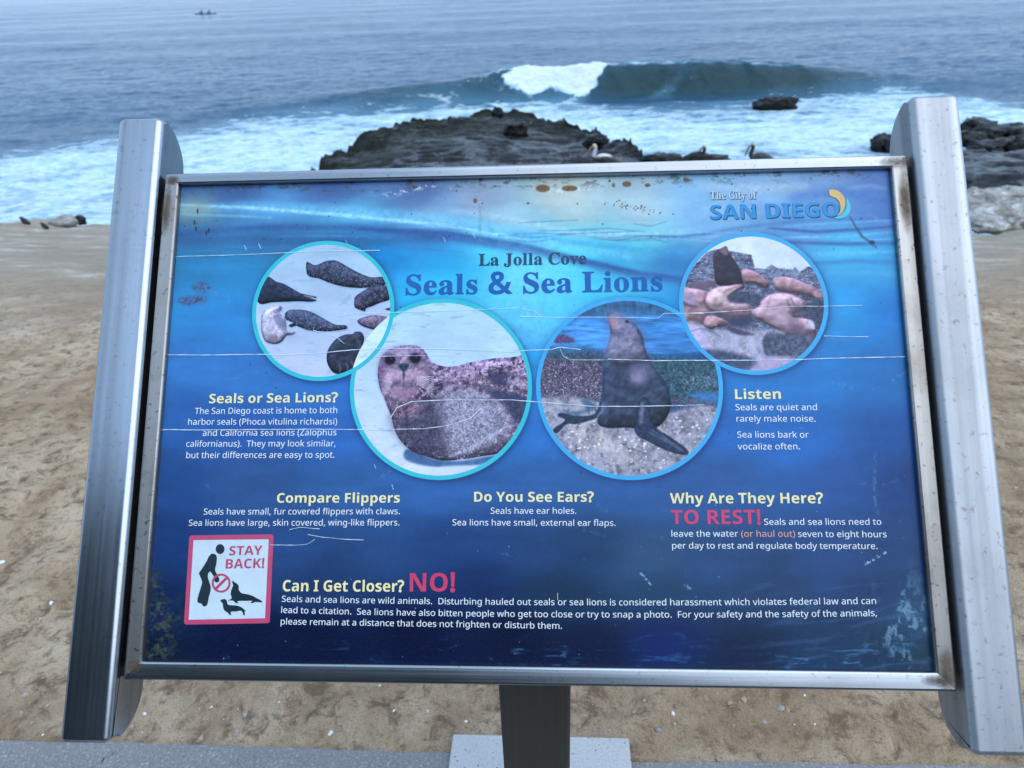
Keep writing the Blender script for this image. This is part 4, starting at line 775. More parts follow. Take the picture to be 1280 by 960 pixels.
# ------------------------------------------------------------------ lettering
GL = {'r ': [0.209, ''], 'r(': [0.241, "(u+#(x+d)(,I)7-,)N-g)l.C*7.v*z.v*H.&*%-*)j,()b+$)f*@)o)]*%({*;(A*W'd*y'0*7'0)l'b)N(=)7(w)()Y(x*="], 'r)': [0.241, "*r+#*n*=*e)Y*U(w*?(=){'b)V'0(n'0)6'd)R(A)g({)w)]*'*@**+$*'+b)w,G)g-))R-d)6.B(m.v)V.v){.C*?-g*U-,*e,I*n+d"], 'r,': [0.215, "*;)O*)(l)j(+)P'H(v'H),(/):(t)D)X*5)X"], 'r-': [0.258, '(u*Y(u+=+)+=+)*Y'], 'r.': [0.215, ')5)&)8)@)C)P)S)Y)f)\\)y)Y*/)P*:)@*>)&*:(g*/(W)y(M)f(J)S(M)C(W)8(g'], 'rC': [0.507, ',0.>+_.:+8./*o-u*S-[*<-:*,,l)|,>)x+e*$+#*4*E*P)p*v)N+M)9,/)2,w)9-_)I-_(d,v(S,%(M+/(V*G(q)n)C)I*$)3*l),+f)0,J)>-))T-[)s.,*@.O*o.h+L.x,1/$-,.u-u.\\-X-y,w.5'], 'rD': [0.585, ".Q+k.I*l..*$-\\)E,|(v,2(]+4(U)I(U)I.v+E.v,<.n-'.U-_.../-Q.I,f~-_+h-Y,T-F-2-'-\\,V-z+{.2+;.8*7.8*7)9++)9+r)?,R)R-%)r-E*E-Y+#"], 'rF': [0.416, '*7(U)I(U)I.v,{.v,{.6*7.6*7+y,l+y,l+:*7+:'], 'rP': [0.485, "+,.v,3.k,v.I-8.(-J-Y-O-'-D,=-4+y,x+],Y+F,1+5+Z+**y+&*7+&*7(U)I(U)I.v~+&.8*7.8*7+d*q+d+I+g+q+o,7,$,M,;,Z,X,_-$,V-T,;-w+h.1"], 'rS': [0.44, "-&*:,y)e,g)=,I(x+z(`+H(R*g(M**(P)N(Y)$(h)$)S)l)<*j)2+7)4+X)=+q)J,))],4)s,7*4,4*N,+*c+u*v+\\+-*e+P*$+m)P,7)4,d)+-F)1-p)B.:)^.W*).l*U.y+./$,+.u,r.^,[-z+u.5+,.>*e.<*J.4*5.'*&-q)w-\\)t-E)w-**&,o*6,\\*M,L+=,+,9+^,W+F,n++,{*c"], 'rT': [0.446, '+J(U*\\(U*\\.6(].6(].v-H.v-H.6+J.6'], 'rZ': [0.459, '->(U(s(U(s)2,9.5)#.5)#.v-6.v-6.?)q);->);'], 'ra': [0.45, '+.-H+r-?,H-&,e,S,n+l,n(U,;(U,-)8,*)8+^(k+1(T*M(M*)(P)b([)F(l)2)+)$)K(z)r)-*Q)R*|*9+<+:+H,)+J,)+d,#,7+l,T+P,d+*,i*D,_)e,H)O-#*8-=~+C*q*Y*i*.*W)q*<)i)r)n)R*%)=*>)0*]),+5)3+^)J+y)p,(*M,(*s'], 'rb': [0.493, '*,-`*+--*(,b*,,b*B,{*^-6+)-C+W-H,/-B,Z-/-$,j-?,?-O+b-T*x-O*4->)V-#)+,Z(f,/(S+W(M+)(R*^(_*B(t*,)2*&)2)r(U)?(U)?/@*,/@~+K,h*|,c*],V*F,@*7+{*/+S*,*z*,*w*2*1*F)X*k)8+L).,%)8,I)X,^*2,e*y,^+f,I,?,$,]'], 'rc': [0.385, "+8(M*\\(S*,(d)^)()@)R)-*0)'*v).+c)B,C)a,n*/-2*`-C+<-I+|-B,S-2,>,Q+k,_+;,e*m,`*M,S*5,<*$+v)s+N)p*v)s*G*$)y*5)Y*M)B*k)5+7)0+u)7,L)I,L(d+w(S"], 'rd': [0.493, "+$(M*L(S){(f)W)+)<)V),*3)'*w),+a)=,?)X,j){-0*L-C+$-I+_-@,0-*,O,c,T,c,Q-(,O-I,O/@-</@-<(U,](U,S)5,O)5,0(m+^(V~+/).+i)7,5)S,I*(,P*i,P*v,J+c,6,=+j,^+.,h*V,]*3,;)w+`)p*v)w*1*3)X*V)8"], 're': [0.452, "+1-I+e-C,6-1,Y,n,s,G-)+r-.+;-.*j)p*j)z***;)U*f)9+E)/,4)7,u)M,u(i,4(T+B(M*c(S*0(f)`)+)A)V).*3)'*u)-+\\)?,:)[,g*'-.*V-B~+0,i*],a*;,I*#+|)r+H,?+H,<+k,3,/,%,G+k,Y+Q,e"], 'rf': [0.276, '+Q,d*?,d*?(U)R(U)R,d(a,d(a-+)R-C)R-\\)W.4)c.\\)w.z*9/4*[/@+*/D+Y/@,#/6+k.Y+M.a++.e*f._*P.M*C./*?-]*?-A+Q-A'], 'rg': [0.493, "+$-I+L-E+p-9,6-%,P,b,T,b,^-A-<-A-<(N-7'p-''B,g&w,B&]+l&N+0&I*4&O)I&d)I'K*6'2+4')+e'1,1'J,H'p,P(H,P(Y,Q(u,S)4,O)4,6(q+r(]+N(Q+$(M*K(S)y(g)V).)3)t)'*w)3+y)V,f)y-.*J-B~+-,h*f,c*J,T*4,=*#+v)s+M)p*v)w*0*3)W*W)7+/)-+g)5+|)@,3)P,J*$,Q*f,Q*w,N+R,D+|,3,A+u,W+U,c"], 'rh': [0.496, '*,-B*+,|*(,_*-,_*O-*+$-@+X-H,.-D,U-8,t-#-0,_-=,7-B+_-B(U,V(U,V+Z,P,.,?,N+{,a+P,h+%,c*^,U*G,?*7+{*/+T*,+%*,(U)?(U)?/@*,/@'], 'ri': [0.207, '*,-A*,(U)?(U)?-A~)c/.*&/#*/.o*2.[*/.G*&.9)c..)S.1)F.9)=.G):.[)=.o)F/#)S/+'], 'rk': [0.428, '*++j**+H*(+$*++$*9+7*M+O*^+d,3-A-,-A+2+=-8(U,=(U*\\*i*+*?*+(U)?(U)?/@*+/@'], 'rl': [0.207, '*,(U)?(U)?/@*,/@'], 'rm': [0.75, '.U-I/:-@/h-$0),M02+_02(U/F(U/F+\\/A,./1,N.p,a.I,h-m,^-I,C-5+q-.+4-.(U,C(U,C+\\,9,:,-,N+v,\\+`,e+D,h*x,c*Z,U*E,?*7+{*.+T*,+&*,(U)?(U)?-A)x-A*),`*-,`*N-,*z-B+Q-I,%-D,J-7,g,{,{,[-%,[->,{-`-7.,-D'], 'rn': [0.496, '+Z-I,D-@,t-$-8,M-B+_-B(U,V(U,V+Z,P,.,?,N+{,a+P,h*m,]*G,?*3+h*,+&*,(U)?(U)?-A)x-A*),`*-,`*P-,+%-B'], 'ro': [0.485, "-M*y-I*F-?)t-.)M,q).,T(n,1(\\+d(Q+8(M*i(Q*D(\\)|(n)_).)H)M)6)t)+*F)'*y)-+a)?,=)\\,i**-/*[-B+;-I+r-B,H-/,p,i-4,=-G+a~)p*y)s*J*#){*4)Z*M)B*l)3+:).+a)3,')B,@)Z,Q){,[*J,^*y,Z+N,P+v,?,<,',T+a,c+9,h*Z,]*4,<)w+c"], 'rp': [0.493, "+X-I,/-C,Z-0-$,l-?,@-O+c-T*y-O*5->)X-$),,Z(f,/(S+W(M*v(V*K(m*,)2*')2**(i*,(E*,&I)?&I)?-A)y-A*),`*,,`*K-(*v-@~+K,h+$,c*_,W*H,C*9,&*/+Z*,+,*,*y*/*H*7)y*F)X*])A+#)2+L).+p)3,3)C,I)],Y*$,b*L,e*z,^+b,I,;,$,\\"], 'rq': [0.493, ",O(L,P(n,S)5,O)5,9(u+v(`+Q(R*|(M*K(S){(f)X)+)=)V),*3)'*w)-+a)>,?)X,j)|-0*M-C+$-I+R-D+w-6,:,z,P,`,S,`,^-A-<-A-<&I,O&I~+0).+W)2+w)>,4)R,C)o,M*:,P*h,P*v,I+d,5,>+i,^+.,h*V,]*2,;)w+`)p*v)w*2*3)X*W)8"], 'rr': [0.331, "+T-I+n-H,,-D,#,]+f,a+O,c*z,X*Q,;*6+h*,+,*,(U)?(U)?-A)y-A*',L**,L*K,x*w-=+7-F"], 'rs': [0.384, ",I)r,D)K,4),+u(m+S([+)(Q*Q(M)^(T)%(h)%)N)c)7*S),+')0+G)=+Y)Q+_)k+V*.+6*H*O*e)b++)G+<)4+Q)(+k)$,1)/,a)P-+**-A*k-I+Z-A,@-,,(,N+I,a*f,i*@,f*$,[)m,K)g,5)r+q*;+Y*|+=+h*x,'*f,:*Q,E*7"], 'rt': [0.289, "*u)-+<)0+W)6+W(Z+7(Q*i(M*H(P*+(Y)k(i)V)')I)J)E)x)E,d(b,d(b-,)F-H)b.I*1.I*1-A+T-A+T,d*1,d*1)z*6)X*D)@*Z)1"], 'ru': [0.496, "->-A->(U,_(U,T)4,Q)4,.(i+X(T+#(M*N(Q*'(])b(r)L)6)?)^):*5):-A*(-A*(*:*.)g*?)G*])4+-).+X)2+y)@,7)V,F)t,O*A,R*o,R-A"], 'rv': [0.407, '*D(U(U-A)F-A*H*Q*U***b)[*j):*m):*w)[+**++8*Q,9-A-*-A+;(U'], 'rw': [0.63, ',G+:,=+[,5+{,.,<,),R,&,R+{,<+u+z+m+Z+c+9*p(V)z(V(^-B)M-B*.*j*:*;*D)h*J)D*M)D*S)\\*Z){*b*A*j*]+\\-B,O-B-?*]-K*6-V)h-\\)E-_)E-e)g-p*:-|*j.^-B/L-B./(V-6(V'], 'rx': [0.424, '*K+#(k-A)a-A*v+S,/-A-%-A+D+#--(U,7(U*v*M)Y(U(c(U'], 'ry': [0.409, "(V-A)G-A*J*Z*Y*1*e)d*n)?*r)?+')t+<*[,:-A-,-A+''t*]'-*F&m*+&Y)e&M)>&I(w&K(^&O(^'-(s'*)3'()^'1*#'L*9't*O(S"], 'rz': [0.377, ',G(U(t(U(t)*+M,d)(,d)(-A,A-A,A,f)k)2,G)2'], 'b ': [0.209, ''], 'b!': [0.259, "*;**)9**)#/4*Q/4~(v)&({)H)2)b)K)p)g)t*')p*@)b*Q)H*V)&*Q(_*@(E*((6)g(1)K(6)2(E({(_"], 'b?': [0.391, ')S*Y)Z+9)r+j*D,=*s,h+--*+2-J+.-b*|-r*f.#*D.()^-x(k-Y(?.c)E//)r/9*J/<+:/1+u.j,@.5,L-L,I-%,>,]+t,)+@+U*t+0*e*p*a*N*a**)S**~)A)&)E)H)V)b)o)p*1)t*K)p*d)b*u)H*z)&*u(_*d(E*L(6*1(1)n(6)V(E)E(_'], 'bA': [0.553, '(U(U*k.x,K.x.b(U-:(U,j*)*M*)*$(U~*l+5,M+5,#,`+s-)+f-S+\\-y+Q-Q+D-$+;,`'], 'bB': [0.539, ")C(U)C.v+A.v,L.n-:.U-[.;-n-o-u->-o,k-^,F-B,+,w+w,w+s-Q+_-f+M-v+5.&*o.)*G-u)\\-K)',c(`+e(U~*b,G+O,G+|,K,>,W,N,l,S-.,M-K,;-^+v-i+H-l*b-l~*b)_+X)_,,)e,J)t,Z*3,_*S,Z*p,I+-,*+;+T+@*b+@"], 'bC': [0.511, '+w(M+&(V*?(q)h)C)E*$)0*l)*+d)1,\\)I-J)o.+*J.X+2.t,(/$-$.s-v.U-N-M,h-g,(-s+E-f*r->*V,[*M+d*U*m*o*0+A)e,()X,n)`-`)v-`(k,p(T'], 'bD': [0.593, ')C(U)C.v+C.v,=.n-+.U-f...7-Q.S,f.\\+k.S*l.7*#-d)D-&(v,3(]+1(U~*b)_+<)_+|)g,S*#,v*I-1+$-8+h-.,`,h-@,5-a+I-l*b-l'], 'bE': [0.449, ')C(U)C.v-%.v-%-l*b-l*b,H,p,H,p+?*b+?*b)_-%)_-%(U'], 'bF': [0.44, ')C(U)C.v-#.v-#-l*a-l*a,3,o,3,o+)*a+)*a(U'], 'bG': [0.581, ',&(M+1(U*I(n)n)>)H)x)1*h)*+f)2,`)L-N)w..*X.Z+H.u,G/$-F.t.=.Z-o-S-2-j,F-s+n-m+D-Z*|->*b,q*R,A*M+d*P+/*\\*Z*o*4+2)p+X)^,.)X,Y)Z,{)`,{+$+h+$+h,/.=,/.=(n-:(V'], 'bH': [0.613, ')C(U)C.v*b.v*b,I-7,I-7.v.V.v.V(U-7(U-7+>*b+>*b(U'], 'bI': [0.312, '(o(U(o)@)Z)`)Z-k(o.1(o.v+e.v+e.1*z-k*z)`+e)@+e(U'], 'bK': [0.532, ')C(U)C.v*b.v*b,#*z,E+8,g,y.v.L.v,8,,.M(U,x(U+<+8*b*m*b(U'], 'bL': [0.453, ')C(U)C.v*b.v*b)_-=)_-=(U'], 'bN': [0.652, ')C(U)C.v+(.v-m*1-k+&-j+u-j.v/#.v/#(U-=(U*Q-D*S,L*U+T*U(U'], 'bO': [0.638, ',,(M+1(V*G(r)l)D)G*%)1*m)*+g)1,`)G-N)l..*G.Z+1.u,-/$-(.u-l.Z.G...l-M/(,_//+f/(*m.l*%.G)D-l(r-((V~,,)Y,o)f-B*3-[*p-c+f-[,]-B-@,o-g,--s+E-g*r-@*X,]*O+f*X*p*r*3+D)f'], 'bR': [0.529, ')C(U)C.v+6.v,B.k-/.K-Y-p-g-$-c,Y-X,9-0+b,V+@.J(U,x(U+I+#*b+#*b(U~*b,++0,++c,0,,,?,?,X,F,{,?-D,*-[+a-h+--l*b-l'], 'bS': [0.442, '*h(M)l(V(z(o(z*-)t)f*F)[*r)W+>)\\+W)h+e)|+j*:+b*W+J*n*U+>*)+T)W+u)4,K)*,j)&-5)3-y)Z.S*>.s+4/$,0.s-*.U,]-Q+q-j+0-s*l-o*U-c*H-P*C-9*J,x*^,c+U,7,F+f,b+N,v+1-)*i--*@,y)U,P(z+g(X'], 'bT': [0.464, '*M(U*M-k(e-k(e.v-S.v-S-k+l-k+l(U'], 'bW': [0.775, '*3(U(U.v)r.v*a+K*l*v*v*>+$)i++*?+5*t+>+C,7.v-P.v.I+C.S*u.]*>.d)i.k*?.v*v/&+K/o.v12.v/U(U.%(U-1+t-+,4-#,[,u-(,p-F,l-(,d,[,\\,5,V+s+c(U'], 'bY': [0.5, '*_(U*_*|(U.v*%.v+A,>,_.v.-.v,#+&,#(U'], 'ba': [0.484, '*J(M)o(V)C(o)&)@(w*$))*`)N+1*1+K+,+U+y+X+y+k+t,/+f,C+Q,O+4,S*P,J)m,3)F-**:-G+9-R,--H,f-,-/,U-;+k-;(U,B(U,+)6+d(r+F(]*{(Q~*w)J+A)P+^)a+r*#+y*H+y*l+J*j*s*d*T*U*C*?*=*#*A)f*M)V'], 'be': [0.474, '+L(M*h(S*1(e)^)*)<)V)&*4(y*y)&+e)9,E)X,q*(-7*Z-J+:-Q,1-D,p,w-=,8-J+>-J*^*>*^*F*1*\\)i+$)S+Q)L,D)T-2)n-2(l,H(U~*A+T,4+T,/+x+y,<+`,O+;,V*u,P*[,?*I,#'], 'bh': [0.527, '):(U):/@*W/@*W-x*U-:*Q,k*X,k*p-.+4-B+V-M,#-Q,c-G-;-+-[,S-f+d-f(U,H(U,H+G,@+{,),A+\\,K+.,B*k,&*\\+S*W*o*W(U'], 'bi': [0.245, ')v.%)].))H.2)9.D)5.`)9.|)H/4)v/@*I/4*X.|*].`*X.D*I.2~):(U):-I*W-I*W(U'], 'bl': [0.245, '):(U):/@*W/@*W(U'], 'bm': [0.787, '):(U):-I*;-I*K,k*Q,k*i-.+.-B+R-M+w-Q,I-M,o-A-2---H,k-R,k-j-..0-B.T-M.z-Q/a-G06-+0S,S0\\+d0\\(U/?(U/?+G/8+{.|,A.W,K./,C-n,*-_+[-Z+#-Z(U,<(U,<+G,5+{+y,A+T,K+*,B*j,&*\\+S*W*o*W(U'], 'bn': [0.527, '):(U):-I*;-I*K,k*Q,k*j-.+1-B+V-M,$-Q,d-G-;-+-[,S-f+d-f(U,H(U,H+G,D+p,7,4+|,F+\\,K+.,B*k,&*\\+S*W*o*W(U'], 'bo': [0.496, '+>(M*^(T*+(g)[).):)[)&*9(y+#)-,))X,p*B-B+@-Q+{-J,S-6-$,p-D,D-X+f-_+#-Q)v-&).,<(\\~+@)S+h)\\,*)t,:*D,?+#,:+\\,*,*+h,C+?,K*p,C*T,**D+\\*?+#*D*D*T)t*p)\\'], 'bp': [0.508, '):&I):-I*A-I*Q,j*W,j+,->+N-L+y-Q,b-C-=,r-_,+-k+#-_)u-;)-,_(\\+v(M+L(Q++(^*W)+*Q)+*W(E*W&I~+T)T+x)],7)v,F*F,K+$,B+l,&,=+S,K++,D*k,/*]+d*W+0*W+$*\\*E*j)v+*)]'], 'br': [0.364, '):(U):-I*:-I*L,Y*Q,Y*h,x+,-9+Q-K+z-Q,5-P,H-N,?,7,/,:+v,;+<,1*|+|*h+h*[+K*W+&*W(U'], 'bs': [0.399, '*V(M)b(S(z(g(z)o)l)U*Z)J*x)M+2)U+=)a+A)p+;***{*>*=*[)S+$)<+7),+N(|+i(y,1)+,f)N-2*,-I*r-Q+f-I,X-.,4,3+Q,I*q,S*I,K*<,6*C,#*]+k+=+Q,$+2,<*y,N*c,Y*F,]*#,Q)B,.(q+N(V'], 'bt': [0.348, '*v(M*/(Z)n(k)X),)K)R)F**)F,I(g,I(g,|)O-J)r.L*d.L*d-I,+-I,+,I*d,I*d***g)n*r)_+))V+>)R+d)V,/)`,/(a+Z(S'], 'bu': [0.527, '*y(M*9(W)b(s)B)K)7*9)7-I*U-I*U*W*Y*.*e)j*{)X+A)R+o)\\,2)x,A*K,F+/,F-I-c-I-c(U,b(U,R)3,K)3,3(p+l(\\+G(Q'], 'by': [0.456, ")S&I)0&K(p&O(p'T),'P)F'O)g'T*''f*:(%*H(C*O(X(U-I*$-I*v*a+&*<++)n+4*<+>*a,5-I-[-I+V'w+7';*g&k*4&Q"], 's ': [0.209, ''], 's&': [0.623, "+;/8+g/4,4/(,T.m,l.P,{.,-&-\\,v-',[,T,3,0+s+x-5*`-I+'-c+y.z+y.Q*X.:*,.()o/G(H-u(A-5)$,e(`+{(C+&(9*H(>)r(M)I(f)*)0(q)\\(k*6(p*a(|+,)7+K)R+g**,/)p,G)S,y)G-[)L.+)\\.O)u.m*=/(*f/4~*o+?*N+'*2*`*,*O*)*9*0)s*A)[*\\)K+))F+T)I+x)U,D)n~+8.0*z.-*i.$*^-p*Z-\\*]-F*g-1+,,e+D,u+\\-1+h-F+k-]+h-o+^.#+O.-"], 'sC': [0.572, "+y(A+,(J*A(g)b)9)7)t(v*a(m+X(v,M)8-9)c-t*C.F+..b,#.l,`.d-L.M-a.H-u.O.).l.I.l.I,V.*,V-b-B-8-t,`.9,*.C+R.9+,-v*j-D*Y,W*T+U*Z*Y*m)q+1)C+\\)',9(x,g)$-;)7-g)U.8**.Y)e-o(w,{(O"], 'sJ': [0.407, "*#'Z)W'^)5'h(s'z(](6(O(R(J(p(O)3(])I(r)W)0)[)J)W)_)J)l)6)q(v)g(Q)^(>)d(1)x(,*4(0*@(;*J(o*J-H*D-y*=.,*0.4)S.?)S.`,k.`,k.?,:.5,0.-,*-{,%-I,%)d+x({+b(E+='y*d'b"], 'sL': [0.522, "(`(N(`(p).(v)@)&)J)9)M)\\)M-W)I-w)@./)..9(a.?(a.`+x.`+x.>+B.8+5.2+..'+'-W+')^++)6+9)'+^)#,8)&,b)1-*)C-G)_-_**-w*`.?*`-x(N"], 'sS': [0.479, ")'(A)'*d)K*d)d)n*+);*V(x+2(n+X(t+u)+,-)E,3)e,$*7+P*Z*`+%)|+I)Q+p)8,C)/,y)5-N)E-w)_.?*'.X*P.g+#.m+Z.g,@.W,J.T,R.S,^.X,g.m-/.m-/,c,i,c,Y-7,F-[,--w+l.3+N.@+/.E*f.@*M.1*<-u*7-Y*<-?*J-*+,,]+y,9,l+c-++H-<+*-G*@-A)h-.)<,i(r,?(X+g(G+,(B*](E*5(O)o(Y)`(\\)S(X)H(A"], 'sT': [0.518, ')b(N)b(p*1(u*E)%*P)9*T)\\*T.7*T.7)w./)N-o)2-F)#,a([,a([.`.*.`.*,a-d,a-L-W,w.(,-.7,..7,.)\\,2)8,<)$,P(t,{(p,{(N'], 'sa': [0.423, "+w(B+R(H+9(]+2(t*X(Q)m(C)E(J)&(^(l({(f)G(t)z)C*I*,*k+-+/+-+f+*,(*{,9*k,C*R,G*.,A*%,4*/+|*;+[*6+D*)+3)o+')W+$)>+()++5(y+H(u+a({,$)1,>)I,S)j,c*6,m*b,p+S,h,,,O,I,$,R+C,R)F,T)/,Y),,n)6-%(t,O(N~*V)+*m)2+-)J+.*a*]*P*?*0*5)_*>)7"], 'se': [0.372, "*Y(B*+(H)\\(\\):(z({)J(k)|(e*](k+9(|+i)<,7)_,V*.,j*],p+C,d+u,@,;+a,F*p,F*`*5*`*?)r*^)D+5)5+^)A,/)k,K)R+t(p+>(M~*3+3+1+3+1+G+',5*u,C*b,H*I,>*9+v*3+:"], 'sf': [0.268, "(`(N(`(n)&(u)0)')3)S)3,0(a,0(a,f)3,f)3-9)=-t)[.F*2.b*q.k+F.e+j.S,'.7,.-p,+-W+y-D+g-8+R-4+,-A*z-R*v-f+'.2+*.9++.=+).A*x.C*g.@*_.7*X-d*X,f+A,f+A,0*X,0*X)I*[)-*c(y*r(r+<(o+<(N"], 'sh': [0.467, "(d(N(d(m)+(y)3)>)3-o)+.5)#.<(d.A(d.`*X.`*V,6+',`+i,p,M,a,s,3-%+D-%)>-,(x-4(r-L(n-L(N+1(N+1(o+<(o+Q(y+Y)>+Y+J+R+x+I,'+:,**t+z*X+]*X)>*_(x*g(r+%(n+%(N"], 'si': [0.249, ')s-<)Y-A)C-O)5-e)0.%)5.@)C.V)Y.e)s.i*4.e*I.V*X.@*].%*X-e*I-O*3-A~(d(N(d(m)+(y)3)>)3+s)-,<(f,F(g,f*Y,f*Y)>*`(y+%(m+%(N'], 'sl': [0.251, '(d(N(d(m)+(y)3)>)3-m)-.6)%.;(f.@(f.`*Y.`*Y)>*`(y+%(m+%(N'], 'sn': [0.467, "(d(N(d(m)+(y)3)>)3+u)+,<)#,B(d,F(d,f*X,f*V,7+',`+i,p,M,a,s,3-%+D-%)>-,(x-4(r-L(n-L(N+1(N+1(o+<(o+Q(y+Y)>+Y+J+R+x+I,'+:,**t+z*X+]*X)>*_(x*g(r+%(n+%(N"], 'so': [0.414, '*j(B*7(I)c(])>(|(|)L(j)|(d*Y(j+6(|+g)>,7)c,V*6,j*i,p+B,j+o,V,;,7,W+i,i+7,o*Y,i){,W)J,;({+p(\\+C(H~*j(j+)(q+:)-+C)]+F*Y+C+V+8,-+(,C*j,K*Q,C*A,-*7+U*4*Y*7)]*A)-*R(q'], 'ss': [0.357, "*V(B*0(G)a(U)S(X)G(T)<(D(y(D(y*&)?*&)P)O)g)/**(t*I(n*a(q*r(z*|).+%)@*v)[*W)r)w*6)R*L)6*g)&++(z+N)),%)C,M)m,h*I,q*h,m+6,c+>,a+E,`+M,c+V,q+q,q+q+I+S+I+B+r+-,3*n,B*S,H*?,E*1,=*(,1*%,#*0+a*S+J+/+/+S*s+m*Z+|*:,')l+x)6+\\(f+1(K"], 'st': [0.285, '*5(C)c(I)D(])3)#).)P).,3(f,3(f,V)_-P*7.:*T.:*T,f+F,f+F,3*T,3*T)]*Z);*`)5*i)2+$);+;)]+Z)L+8(m*i(M'], 'sv': [0.378, '*F(B(|+l(j,8(`,A(K,F(K,f*l,f*l,E*\\,E*H,A*B,6*C,/+$*?+Z+w+_,1+W,?+3,F+3,f,`,f,`,H,I,@,>,6,*+f*e(B'], 'sy': [0.371, "):&Z(u&_(\\&o(K'-(F'K(J'a(U't(h(()&(-)L'z)W'i)['U)['N)Z'H)\\'B)a'A)l'F*#'[*5(#*A(O(z+o(l,2(c,>(J,F(H,f*i,f*i,E*H,@*A,4*C,-*F+|+$*;+S+i+Z,%+\\,3+T,@+2,E+2,f,Z,f,Z,F,G,A,>,8,)+f*i(5*A'9*-&x)p&g"]}
def dec(s): return [[((ord(q[i]) - 35) * 90 + ord(q[i + 1]) - 35 - 500) / 1000 for i in range(0, len(q), 2)] for q in s.split('~')] if s else []
def shape(txt, k):
    x = 0; P = []
    for ch in txt:
        a, s = GL[k + ch]
        for q in dec(s): P.append([(x + q[i], q[i + 1]) for i in range(0, len(q), 2)])
        x += a
    return P, x
def bend(P, wid, pts, cap_px, capk, tight=True):
    """place a line so that its ink spans pts[0]..pts[-1] (baseline points); returns polygons in panel coordinates"""
    xs = [p[0] for q in P for p in q]; x0, x1 = min(xs), max(xs)
    B = [puv(*p) for p in pts]; mid = puv(pts[len(pts) // 2][0], pts[len(pts) // 2][1] - cap_px)
    cap = mid[1] - B[len(pts) // 2][1]; sy = cap / capk
    out = []
    for q in P:
        r = []
        for x, y in q:
            t = (x - x0) / (x1 - x0)
            if len(B) == 2: bu = B[0][0] + (B[1][0] - B[0][0]) * t; bv = B[0][1] + (B[1][1] - B[0][1]) * t
            else:
                bu = B[0][0] + (B[2][0] - B[0][0]) * t; tt = (bu - B[0][0]) / (B[2][0] - B[0][0]); tm = (B[1][0] - B[0][0]) / (B[2][0] - B[0][0])
                l0 = (tt - tm) * (tt - 1) / (tm * 1.0); l1 = tt * (tt - 1) / (tm * (tm - 1)); l2 = tt * (tt - tm) / (1 - tm)
                bv = B[0][1] * l0 + B[1][1] * l1 + B[2][1] * l2
            r.append((bu, bv + y * sy))
        out.append(r)
    return out
def poly_obj(name, polys, mat, parent, z):
    cu = bpy.data.curves.new(name, 'CURVE'); cu.dimensions = '2D'; cu.fill_mode = 'FRONT' if hasattr(cu, 'fill_mode') else cu.fill_mode
    K = 1000.0
    for q in polys:
        sp = cu.splines.new('POLY'); sp.points.add(len(q) - 1); sp.use_cyclic_u = True
        sp.points.foreach_set('co', [c for p in q for c in (p[0] * K, p[1] * K, 0, 1)])
    t = bpy.data.objects.new(name, cu); COL.objects.link(t); dg = bpy.context.evaluated_depsgraph_get()
    me = bpy.data.meshes.new_from_object(t.evaluated_get(dg)); bpy.data.objects.remove(t); bpy.data.curves.remove(cu)
    co = np.empty(len(me.vertices) * 3, np.float32); me.vertices.foreach_get('co', co); co = co.reshape(-1, 3) / K; co[:, 2] = z
    me.vertices.foreach_set('co', co.reshape(-1)); me.materials.clear(); me.materials.append(mat); me.update()
    o = bpy.data.objects.new(name, me); COL.objects.link(o); o.parent = parent; return o
TZ = 0.00045
cream = m_print('cream_ink', (0.93, 0.86, 0.44)); white = m_print('white_ink', (0.86, 0.93, 0.97)); red = m_print('red_ink', (0.66, 0.06, 0.16)); orange = m_print('orange_ink', (0.80, 0.42, 0.34))
navy = m_print('navy_ink', (0.015, 0.075, 0.16)); titleblue = m_print('title_blue_ink', (0.008, 0.12, 0.42)); logoblue = m_print('logo_blue_ink', (0.03, 0.30, 0.66)); logoshade = m_print('logo_shade_ink', (0.02, 0.10, 0.25)); pale = m_print('pale_ink', (0.50, 0.64, 0.76))
def lines(name, mat, rows, k='r', capk=0.5726, z=TZ, off=(0, 0)):
    P = []
    for txt, pts, cap in rows:
        g_, w_ = shape(txt, k)
        P += [[(x + off[0], y + off[1]) for x, y in q] for q in bend(g_, w_, pts, cap, capk)]
    return poly_obj(name, P, mat, panel, z)
BC = 7.7                                                                  # body cap height on the print
lines('heading_text', cream, [('Seals or Sea Lions?', ((261.4, 504.2), (422.2, 502.6)), 11.8)], 'b')
lines('body_text', white, [('The San Diego coast is home to both', ((243.6, 517.6), (421.4, 516.4)), BC), ('harbor seals (Phoca vitulina richardsi)', ((235.2, 531), (421.4, 530.6)), BC),
    ('and California sea lions (Zalophus', ((253.5, 545), (420.6, 544.2)), BC), ('californianus).  They may look similar,', ((232.9, 558.5), (419.4, 558)), BC), ('but their differences are easy to spot.', ((232.9, 572.7), (418.2, 572.2)), BC)])
lines('heading_text', cream, [('Compare Flippers', ((346.1, 628.4), (499.8, 628.2)), 12)], 'b')
lines('body_text', white, [('Seals have small, fur covered flippers with claws.', ((254.7, 643.2), (499.8, 642.8)), BC), ('Sea lions have large, skin covered, wing-like flippers.', ((236, 657.2), (499.4, 656.8)), BC)])
lines('heading_text', cream, [('Do You See Ears?', ((592.6, 627.1), (742.3, 627.3)), 12.4)], 'b')
lines('body_text', white, [('Seals have ear holes.', ((613.4, 642.2), (720.3, 642.2)), BC), ('Sea lions have small, external ear flaps.', ((565.6, 656.7), (769.4, 657.4)), BC)])
lines('heading_text', cream, [('Listen', ((918.9, 498.8), (976.2, 498.6)), 12.2)], 'b')
